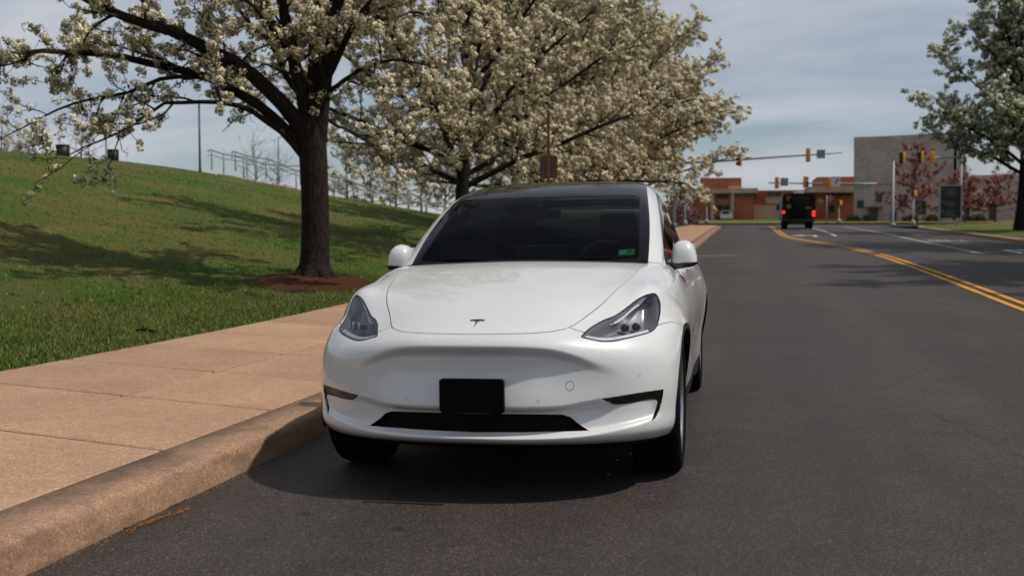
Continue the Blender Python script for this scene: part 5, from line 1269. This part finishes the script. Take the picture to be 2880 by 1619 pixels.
for (u, v) in ((2064, 506), (2089, 499)): q = at(u, v, 102); MB().box((q.x - p.x, -.05, q.z - far_z(102)), (.5, .02, .5), ry=.78).build('sign_plate', mat('faded_red', (.40, .16, .13), .7) if 'faded_red' not in MATS else MATS['faded_red'], t_)

# ---- information board
YB = 73.0; l_, r2 = at(2363, 468, YB), at(2421, 468, YB); bz = float(road_z(np.array(10.6), np.array(YB))) + .2; top = l_.z - bz; bw = r2.x - l_.x
ib = thing('information_board', 'black information board with pale text lines in a grey frame on the right lawn', 'board', ((l_.x + r2.x) / 2, YB, bz)); low = at(2390, 549, YB).z - bz
for sx in (-1, 1):
    MB().box((sx * (bw / 2 - .04), 0, (top) / 2), (.10, .16, top)).build('frame_post', sign_grey, ib); MB().box((sx * bw * .28, 0, low / 2 - .05), (.16, .12, low)).build('support', sign_grey, ib)
MB().box((0, 0, top + .04), (bw + .1, .18, .12)).build('frame_cap', sign_grey, ib)
MB().box((0, 0, (top + low) / 2), (bw - .16, .09, top - low - .02)).build('board', mat('board_black', (.012, .012, .013), .5), ib)
txt = mat('board_text', (.16, .16, .16), .7); bt = mat('board_blue', (.05, .12, .30), .6); hh = top - low
for (f0, rows) in ((.90, 5), (.52, 4), (.22, 4)):
    MB().box((-.36 * bw, -.05, low + hh * f0), (.09, .01, .11)).build('board_symbol', txt, ib)
    for k in range(rows): MB().box((-.02 * bw + .0, -.05, low + hh * (f0 - k * .045)), (bw * (.42 + .16 * math.sin(k * 2.1 + f0 * 9)), .01, .035)).build('text_line', txt, ib)
MB().box((-.22 * bw, -.051, low + hh * .52), (.10, .01, .14)).build('board_symbol', bt, ib)

# ---- buildings
def masonry(name, base, mort, sc, w=.5, h=.25):
    m = mat(name, base, .9, 0, .25); t = NT(m); b = t.n('ShaderNodeTexBrick'); mp = t.n('ShaderNodeMapping'); mp.inputs['Rotation'].default_value = (math.pi / 2, 0, 0); t.l(t.tc.outputs['Object'], mp.inputs[0]); t.l(mp.outputs[0], b.inputs['Vector'])
    b.inputs['Scale'].default_value = sc; b.inputs['Color1'].default_value = (*base, 1); b.inputs['Color2'].default_value = (*[c * .8 for c in base], 1); b.inputs['Mortar'].default_value = (*mort, 1); b.inputs['Mortar Size'].default_value = .012
    n = t.noise(t.mapping('Object', (.25, .25, .35)), 1.0, 5, .6); t.color(t.mix(1.0, b.outputs['Color'], t.ramp(n, [(.3, (.80,) * 3), (.7, (1.15,) * 3)]), 'MULTIPLY')); return m
brick = masonry('red_brick', (.40, .115, .062), (.32, .2, .15), 3.2); tan_conc = masonry('tan_concrete', (.52, .38, .28), (.46, .34, .26), .35); block_conc = masonry('grey_block', (.46, .40, .365), (.40, .35, .32), .9)
win_glass = mat('dark_window', (.015, .018, .018), .12); green_glass = mat('green_window', (.012, .030, .024), .15); fr_m = mat('window_frame', (.20, .18, .16), .6)
def rect_d(u0, v0, u1, v1, Y): a, b = at(u0, v1, Y), at(u1, v0, Y); return a.x, a.z, b.x, b.z
def opening(parent, o, rc, Y, m_, name='window', dep=.12):
    x0, z0, x1, z1 = rect_d(*rc, Y); w_ = MB().box((0, 0, 0), (x1 - x0, .06, z1 - z0)).build(name, fr_m, parent, ((x0 + x1) / 2 - o.x, Y - o.y - .03, (z0 + z1) / 2 - o.z))
    nx = max(1, int(round((x1 - x0) / 1.3))); wp = (x1 - x0) / nx
    for k in range(nx): MB().box((-(x1 - x0) / 2 + (k + .5) * wp, -.035, 0), (wp * .90, .03, (z1 - z0) * .90)).build('pane', m_, w_)
    return w_
def wallbox(parent, o, rc, Y, dep, m_, name='wall', zmin=None):
    x0, z0, x1, z1 = rect_d(*rc, Y); z0 = z0 if zmin is None else zmin
    return MB().box(((x0 + x1) / 2 - o.x, Y + dep / 2 - o.y, (z0 + z1) / 2 - o.z), (x1 - x0, dep, z1 - z0)).build(name, m_, parent)
YC = 125.0; zc0 = far_z(YC) - .3
p = at(2148, 560, YC); oC = Vector((p.x, YC, zc0)); cb = thing('concrete_block_building', 'tall grey windowed block building with a curved sloping roofline', 'building', oC); cb.rotation_euler = (0, 0, R(-8))
xs = np.linspace(2148, 2397, 13); tv = 345 + (335 - 345) * np.linspace(0, 1, 13) ** 1.6
poly = [(at(u, v, YC).x - oC.x, at(u, v, YC).z - oC.z) for u, v in zip(xs, tv)]
MB().prism([(0, 0)] + poly + [(poly[-1][0], 0)], 22, 'Y').build('wall', block_conc, cb)
wallbox(cb, oC, (2397, 336, 2424, 560), YC + .6, 20, mat('pale_panel', (.42, .42, .43), .6), 'pale_wall', zc0 - .2)
wallbox(cb, oC, (2424, 440, 2700, 560), YC + 3, 18, block_conc, 'low_wing', zc0 - .2)
for rc in ((2156, 503, 2173, 524), (2203, 487, 2219, 508), (2259, 489, 2282, 522), (2303, 505, 2315, 541), (2316, 505, 2328, 541), (2238, 531, 2255, 555), (2440, 500, 2452, 530), (2470, 510, 2490, 556)): opening(cb, oC, rc, YC if rc[0] < 2400 else YC + 3, green_glass)
opening(cb, oC, (2185, 522, 2209, 556), YC, green_glass, 'door')
MB().box((at(2197, 521, YC).x - oC.x, -.5, at(2197, 521, YC).z - oC.z), (2.0, 1.0, .12)).build('door_canopy', fr_m, cb)
YK = 165.0; zk0 = far_z(YK) - .5; p = at(1907, 560, YK); oK = Vector((p.x, YK, zk0)); bk = thing('brick_building', 'long low red brick building with tan concrete bands behind the truck', 'building', oK)
wallbox(bk, oK, (1738, 486, 1897, 560), YK, 20, brick, 'wall', zk0)
wallbox(bk, oK, (1731, 473, 1907, 486.5), YK - .8, 22, tan_conc, 'roof_band'); wallbox(bk, oK, (1762, 447, 1865, 474), YK + 4, 12, brick, 'penthouse'); wallbox(bk, oK, (1832, 468, 1866, 474), YK + 3.5, 2, tan_conc, 'penthouse_ledge')
wallbox(bk, oK, (1897, 478, 2040, 560), YK + 3, 18, brick, 'wall', zk0); wallbox(bk, oK, (1925, 496, 1970, 512), YK + 2.7, .4, tan_conc, 'wall_band'); wallbox(bk, oK, (1893, 515, 1975, 560), YK + 2.5, .6, tan_conc, 'wall_band', zk0)
wallbox(bk, oK, (2032, 468, 2160, 484), YK - 1.5, 22, tan_conc, 'roof_band'); wallbox(bk, oK, (2036, 484, 2160, 560), YK + 2.0, 16, brick, 'wall', zk0); wallbox(bk, oK, (2055, 444, 2160, 469), YK + 4, 12, brick, 'penthouse')
for u in (1788, 1838, 1735): wallbox(bk, oK, (u, 486, u + 9, 560), YK - .4, .8, tan_conc, 'pillar', zk0)
for rc in ((1802, 489, 1834, 500), (1848, 488, 1890, 496), (1802, 515, 1835, 528), (1802, 543, 1835, 554)): opening(bk, oK, rc, YK - .05, win_glass)
for rc in ((2079, 485, 2100, 494), (2104, 485, 2124, 494), (2128, 485, 2141, 494), (2085, 515, 2100, 535)): opening(bk, oK, rc, YK + 1.95, win_glass)
for rc in ((1930, 482, 1965, 494), (1985, 500, 2010, 512), (2015, 500, 2030, 512)): opening(bk, oK, rc, YK + 2.6, win_glass)
opening(bk, oK, (1740, 527, 1764, 562), YK - .05, mat('roller_door', (.05, .05, .052), .6), 'garage_door')
# far parked car
cz = far_z(158) + .0; p = at(1826, 560, 158); fc = thing('distant_car', 'small pale car parked before the brick building', 'car', (p.x, 158, cz)); body = [(-.86, .25), (-.88, .62), (-.80, .85), (-.62, 1.32), (-.45, 1.42), (.45, 1.42), (.62, 1.32), (.80, .85), (.88, .62), (.86, .25)]
MB().prism(body, 3.9, 'Y').build('body', mat('far_car_paint', (.60, .62, .64), .3), fc); MB().prism([(-.58, .92), (-.48, 1.32), (.48, 1.32), (.58, .92)], .02, 'Y', -.03).build('windscreen', win_glass, fc)
for sx in (-1, 1):
    MB().box((sx * .66, -.03, .66), (.24, .04, .13)).build('headlight', white_plain, fc)
    for yy in (.7, 3.1): MB().lathe([(0, -.09), (.30, -.09), (.30, .09), (0, .09)], 16, 'X', (sx * .78, yy, .30)).build('wheel', rubber, fc)
# mulch strip along the block building
sheet('mulch_strip', lambda y_: (at(2120, 560, 120).x, at(2620, 560, 120).x), [116, 118, 121, 125], lambda X, Y: road_z(np.full_like(X, 1.0), Y) + .14, mat('orange_mulch', (.22, .085, .035), .95), 14)

# ---- hilltop: bins, sign, lamp posts, rails
def bin_at(u0, u1, vt, vb, Y, label):
    a, b = at(u0, vb, Y), at(u1, vt, Y); w_ = b.x - a.x; x = (a.x + b.x) / 2; zt = b.z; h_ = .98; zb_ = zt - h_; t_ = thing('litter_bin', label, 'bin', (x, Y, zb_), 0, 'black litter bins on the hilltop'); r_ = w_ / 2 * .98
    MB().lathe([(0, 0), (r_ * .86, 0), (r_ * .90, h_ * .5), (r_ * .92, h_ * .94), (0, h_ * .94)], 24).build('bin_body', black_metal, t_); MB().lathe([(r_ * .93, h_ * .93), (r_ * 1.02, h_ * .96), (r_ * 1.0, h_), (r_ * .80, h_)], 24).build('rim', black_metal, t_)
    for k in range(18): a_ = 2 * math.pi * k / 18; MB().box((r_ * .93 * math.cos(a_), r_ * .93 * math.sin(a_), h_ * .5), (.02, .02, h_ * .88), a_).build('slat', black_metal, t_)
    return t_
bin_at(143, 173, 364, 388, 47, 'black litter bin standing on the hilltop, leftmost'); bin_at(271, 297, 376, 396, 52, 'black litter bin on the hilltop beside the tall sign')
def post_base(p, Y, v_ground): return p.z
YS = 50.0; a, b, g = at(259.5, 329, YS), at(272.5, 293, YS), at(266, 400, YS); hs = thing('notice_sign', 'tall dark notice sign on a pale post on the hilltop', 'sign', ((a.x + b.x) / 2, YS, g.z - .3))
MB().box((0, 0, (a.z - g.z + .3) / 2), (.07, .07, a.z - g.z + .4)).build('post', mat('pale_post', (.42, .36, .32), .8), hs); MB().box((0, -.02, (a.z + b.z) / 2 - g.z + .3), (b.x - a.x, .05, b.z - a.z)).build('sign_plate', mat('notice_dark', (.035, .035, .036), .6), hs)
MB().box((0, -.05, b.z - g.z + .3 - .18), (.17, .01, .13)).build('picture_field', sign_grey, hs)
for k in range(3): MB().box((0, -.05, b.z - g.z + .3 - .34 - k * .09), (.17, .01, .03)).build('text_line', sign_grey, hs)
YL_ = 48.0; g, tp = at(503, 418, YL_), at(503, 262, YL_); lp = thing('lamp_post', 'slim black lamp post standing on the hill crest', 'lamp', (g.x, YL_, g.z - .4)); hl = tp.z - g.z + .4
MB().tube([(0, 0, 0), (0, 0, .3), (0, 0, hl)], [.09, .06, .045], 10).build('pole', black_metal, lp); MB().lathe([(0, 0), (.10, .02), (.20, .06), (.22, .10), (.05, .16), (0, .16)], 14).build('lamp_head', black_metal, lp, (0, 0, hl))
g, tp = at(701, 450, 66), at(701, 346, 66); lp = thing('lamp_post', 'thin grey lamp post with a short arm beside the stair rail', 'lamp', (g.x, 66, g.z - .5)); hl = tp.z - g.z + .5
MB().tube([(0, 0, 0), (0, 0, hl)], .045, 8).build('pole', galv, lp); MB().tube([(0, 0, hl), (.3, 0, hl + .02), (.62, 0, hl)], .03, 6).build('arm', galv, lp); MB().box((.66, 0, hl - .03), (.30, .14, .07)).build('lamp_head', black_metal, lp)
def railing(label, tops, bots, Y0, Y1, shift=0.0):
    n = len(tops); Ys = np.interp([u for u, v in tops], [tops[0][0], tops[-1][0]], [Y0, Y1]); T_ = [at(u, v, y_) + Vector((shift * .5, shift, 0)) for (u, v), y_ in zip(tops, Ys)]; o = T_[0].copy(); o.z = at(*bots[0], Y0).z - .3
    t_ = thing('stair_railing', label, 'railing', o, 0, 'steel railings along the hill stairs'); L_ = [q - o for q in T_]
    MB().tube([tuple(q) for q in L_], .045, 8).build('top_rail', rail_m, t_); MB().tube([tuple(q - Vector((0, 0, .30))) for q in L_], .028, 6).build('lower_rail', rail_m, t_)
    for (u, v) in bots:
        f = np.interp(u, [q[0] for q in tops], np.arange(n)); i = min(int(f), n - 2); q = L_[i].lerp(L_[i + 1], f - i); zb_ = at(u, v, float(np.interp(u, [q_[0] for q_ in tops], Ys))).z - o.z - .35
        MB().tube([(q.x, q.y, zb_), (q.x, q.y, q.z)], .04, 8).build('post', rail_m, t_)
cv = lambda L_: [(501 + .25 * a, 322 + .25 * b) for a, b in L_]
up_t = cv([(85, 240), (110, 218), (240, 262), (440, 292), (580, 337), (660, 368), (800, 366), (1010, 440), (1290, 510), (1360, 540), (1480, 578)]); up_b = cv([(125, 365), (245, 405), (445, 445), (580, 470), (800, 505), (975, 565), (1150, 610), (1350, 660), (1470, 690)])
lo_t = cv([(1540, 568), (1590, 566), (1800, 655), (1960, 650), (2130, 745), (2290, 742), (2490, 805), (2620, 850)]); lo_b = cv([(1555, 700), (1730, 755), (1925, 790), (2100, 850), (2290, 885), (2480, 930)])
railing('upper near stair railing descending from the hill crest', up_t, up_b, 60, 66); railing('upper far stair railing descending from the hill crest', up_t, up_b, 60, 66, 1.6)
railing('lower near stair railing ending by the yellow marker', lo_t, lo_b, 66.5, 71); railing('lower far stair railing behind the yellow marker', lo_t, lo_b, 66.5, 71, 1.6)
# stair flights between the rails
def stairs(bots, Y0, Y1, label):
    us = [b[0] for b in bots]; P = [at(u, v, float(np.interp(u, [us[0], us[-1]], [Y0, Y1]))) for u, v in bots]; t_ = thing('concrete_stairs', label, 'stairs', P[0]); D_ = P[-1] - P[0]; n = 40
    for k in range(n):
        f = (k + .5) / n; q = np.interp(f * (len(P) - 1), np.arange(len(P)), [p_.z for p_ in P]); c = P[0] + D_ * f
        MB().box((c.x - P[0].x + .4, c.y - P[0].y + .8, q - P[0].z - 1.0), (abs(D_.x) / n - .004, 1.7, .8)).build('step', walk_m, t_)
stairs(up_b, 60, 66, 'upper concrete stair flight on the hill'); stairs(lo_b, 66.5, 71, 'lower concrete stair flight on the hill')
p = at(958.5, 508, 46); zg_ = zsurf(p.x, 46); ym = thing('marker_sign', 'small yellow diamond marker sign on the slope below the stair railing', 'sign', (p.x, 46, zg_ - .1)); hy = max(p.z - zg_ + .1, .34) + .16; MB().tube([(0, 0, 0), (0, 0, hy + .1)], .018, 6).build('post', galv, ym)
MB().prism([(-.115, 0), (0, -.18), (.115, 0), (0, .18)], .01, 'Y').build('sign_plate', mat('marker_yellow', (.85, .42, .01), .5), ym, (0, -.03, hy))

# ---- distant planting
def gz2(x, y_): return zsurf(x, y_) if (x < -5 and y_ < 86) else far_z(y_) - .1
for k, (u, v, Y, h_, sp_) in enumerate(((872, 505, 96, 7.6, 2.6), (935, 515, 100, 6.8, 2.6), (1000, 520, 97, 7.0, 2.7), (1062, 525, 104, 7.2, 3.0), (1120, 530, 98, 7.0, 2.8), (1290, 540, 102, 8.5, 3.4), (1420, 545, 106, 8.5, 3.6))):
    p = at(u, v, Y); far_tree('pear_tree', ['first', 'second', 'third', 'fourth', 'fifth', 'sixth', 'seventh'][k] + ' small blooming tree from the left beyond the stair railing', (p.x, Y, p.z - 1.0), 60 + k, .12, 1.2, h_, sp_, 13, tan_bud if k % 3 == 1 else pear_bloom, twig_m, .9, 5, .17, .20, 'small blooming trees beyond the stairs')
for k, (u, v, Y, h_, sp_, lab, bl) in enumerate(((5, 392, 75, 5.2, 2.3, 'grey bare tree behind the hilltop at the left edge', None), (48, 395, 78, 2.6, 1.8, 'low white blooming tree behind the hilltop at the left edge', pear_bloom), (205, 400, 66, 4.2, 2.2, 'bare small tree between the two litter bins', None), (640, 462, 85, 5.6, 2.6, 'bare small tree behind the upper stair railing', None), (700, 470, 92, 4.2, 2.2, 'bare bush behind the thin grey lamp post', None))):
    p = at(u, v, Y); far_tree('bare_tree' if bl is None else 'pear_tree', lab, (p.x, Y, p.z - .8), 80 + k, .08, .7, h_, sp_, 12, bl, grey_twig, .9, 5, .15, .18, None)
for k, (u, v, Y, h_, sp_, lab) in enumerate(((2305, 560, 108, 7.6, 3.4, 'large red budding tree before the grey block building'), (2425, 562, 112, 4.6, 2.2, 'small red budding tree just right of the information board'), (2505, 562, 110, 4.6, 2.2, 'red budding tree beside the right hand trunk'))):
    p = at(u, v, Y); far_tree('redbud_tree', lab, (p.x, Y, far_z(Y) - .05), 90 + k, .12, 1.0, h_, sp_, 15, redbud_bloom, mat('redbud_wood', (.10, .05, .045), .9) if 'redbud_wood' not in MATS else MATS['redbud_wood'], 1.0, 5, .16, .22, 'red budding trees before the block building')
def bush(name, label, p, r_, h_, m_, n, size, group=None):
    t_ = thing(name, label, 'bush', p, 0, group); tb = TreeBuf(int(abs(p[0] * 7 + p[1]))); 
    for k in range(n):
        d = tb.r.normal(size=3); d /= np.linalg.norm(d); d[2] = abs(d[2]); q = d * np.array([r_, r_, h_]) * tb.r.uniform(.45, 1.0) ** .6 * (1 + .2 * math.sin(d[0] * 7 + d[1] * 5)); tb.cl.append(q)
        if k % 9 == 0: tb.poly(np.array([[0, 0, 0], q * .5 + [0, 0, .05], q]), np.array([.02, .012, .006]), 3)
    tb.wood('stems', grey_twig, t_); c, _ = tb.crown('foliage', m_, t_, 6, size, .13); c['kind'] = 'stuff'; return t_
p = at(1716, 560, 90); bush('flowering_bush', 'pink flowering bush beside the signal poles', (p.x, 90, far_z(90) - .2), 1.5, 2.3, pink_bloom, 420, .13)
p = at(1672, 560, 93); bush('flowering_bush', 'pink flowering bush half hidden behind the white car', (p.x, 93, far_z(93) - .2), 1.5, 1.9, pink_bloom, 360, .13)
p = at(1706, 560, 104); bush('evergreen_bush', 'tall dark evergreen behind the pink bush', (p.x, 104, far_z(104) - .2), 1.5, 4.4, leaf_green, 600, .15)
for k, (u, Y) in enumerate(((2145, 121), (2185, 122), (2290, 121), (2345, 120), (2435, 121), (2460, 120))):
    p = at(u, 560, Y); bush('shrub', ['first', 'second', 'third', 'fourth', 'fifth', 'sixth'][k] + ' low green shrub from the left along the block building', (p.x, Y, far_z(Y)), .9, .75, leaf_green, 160, .13, 'low shrubs along the block building')
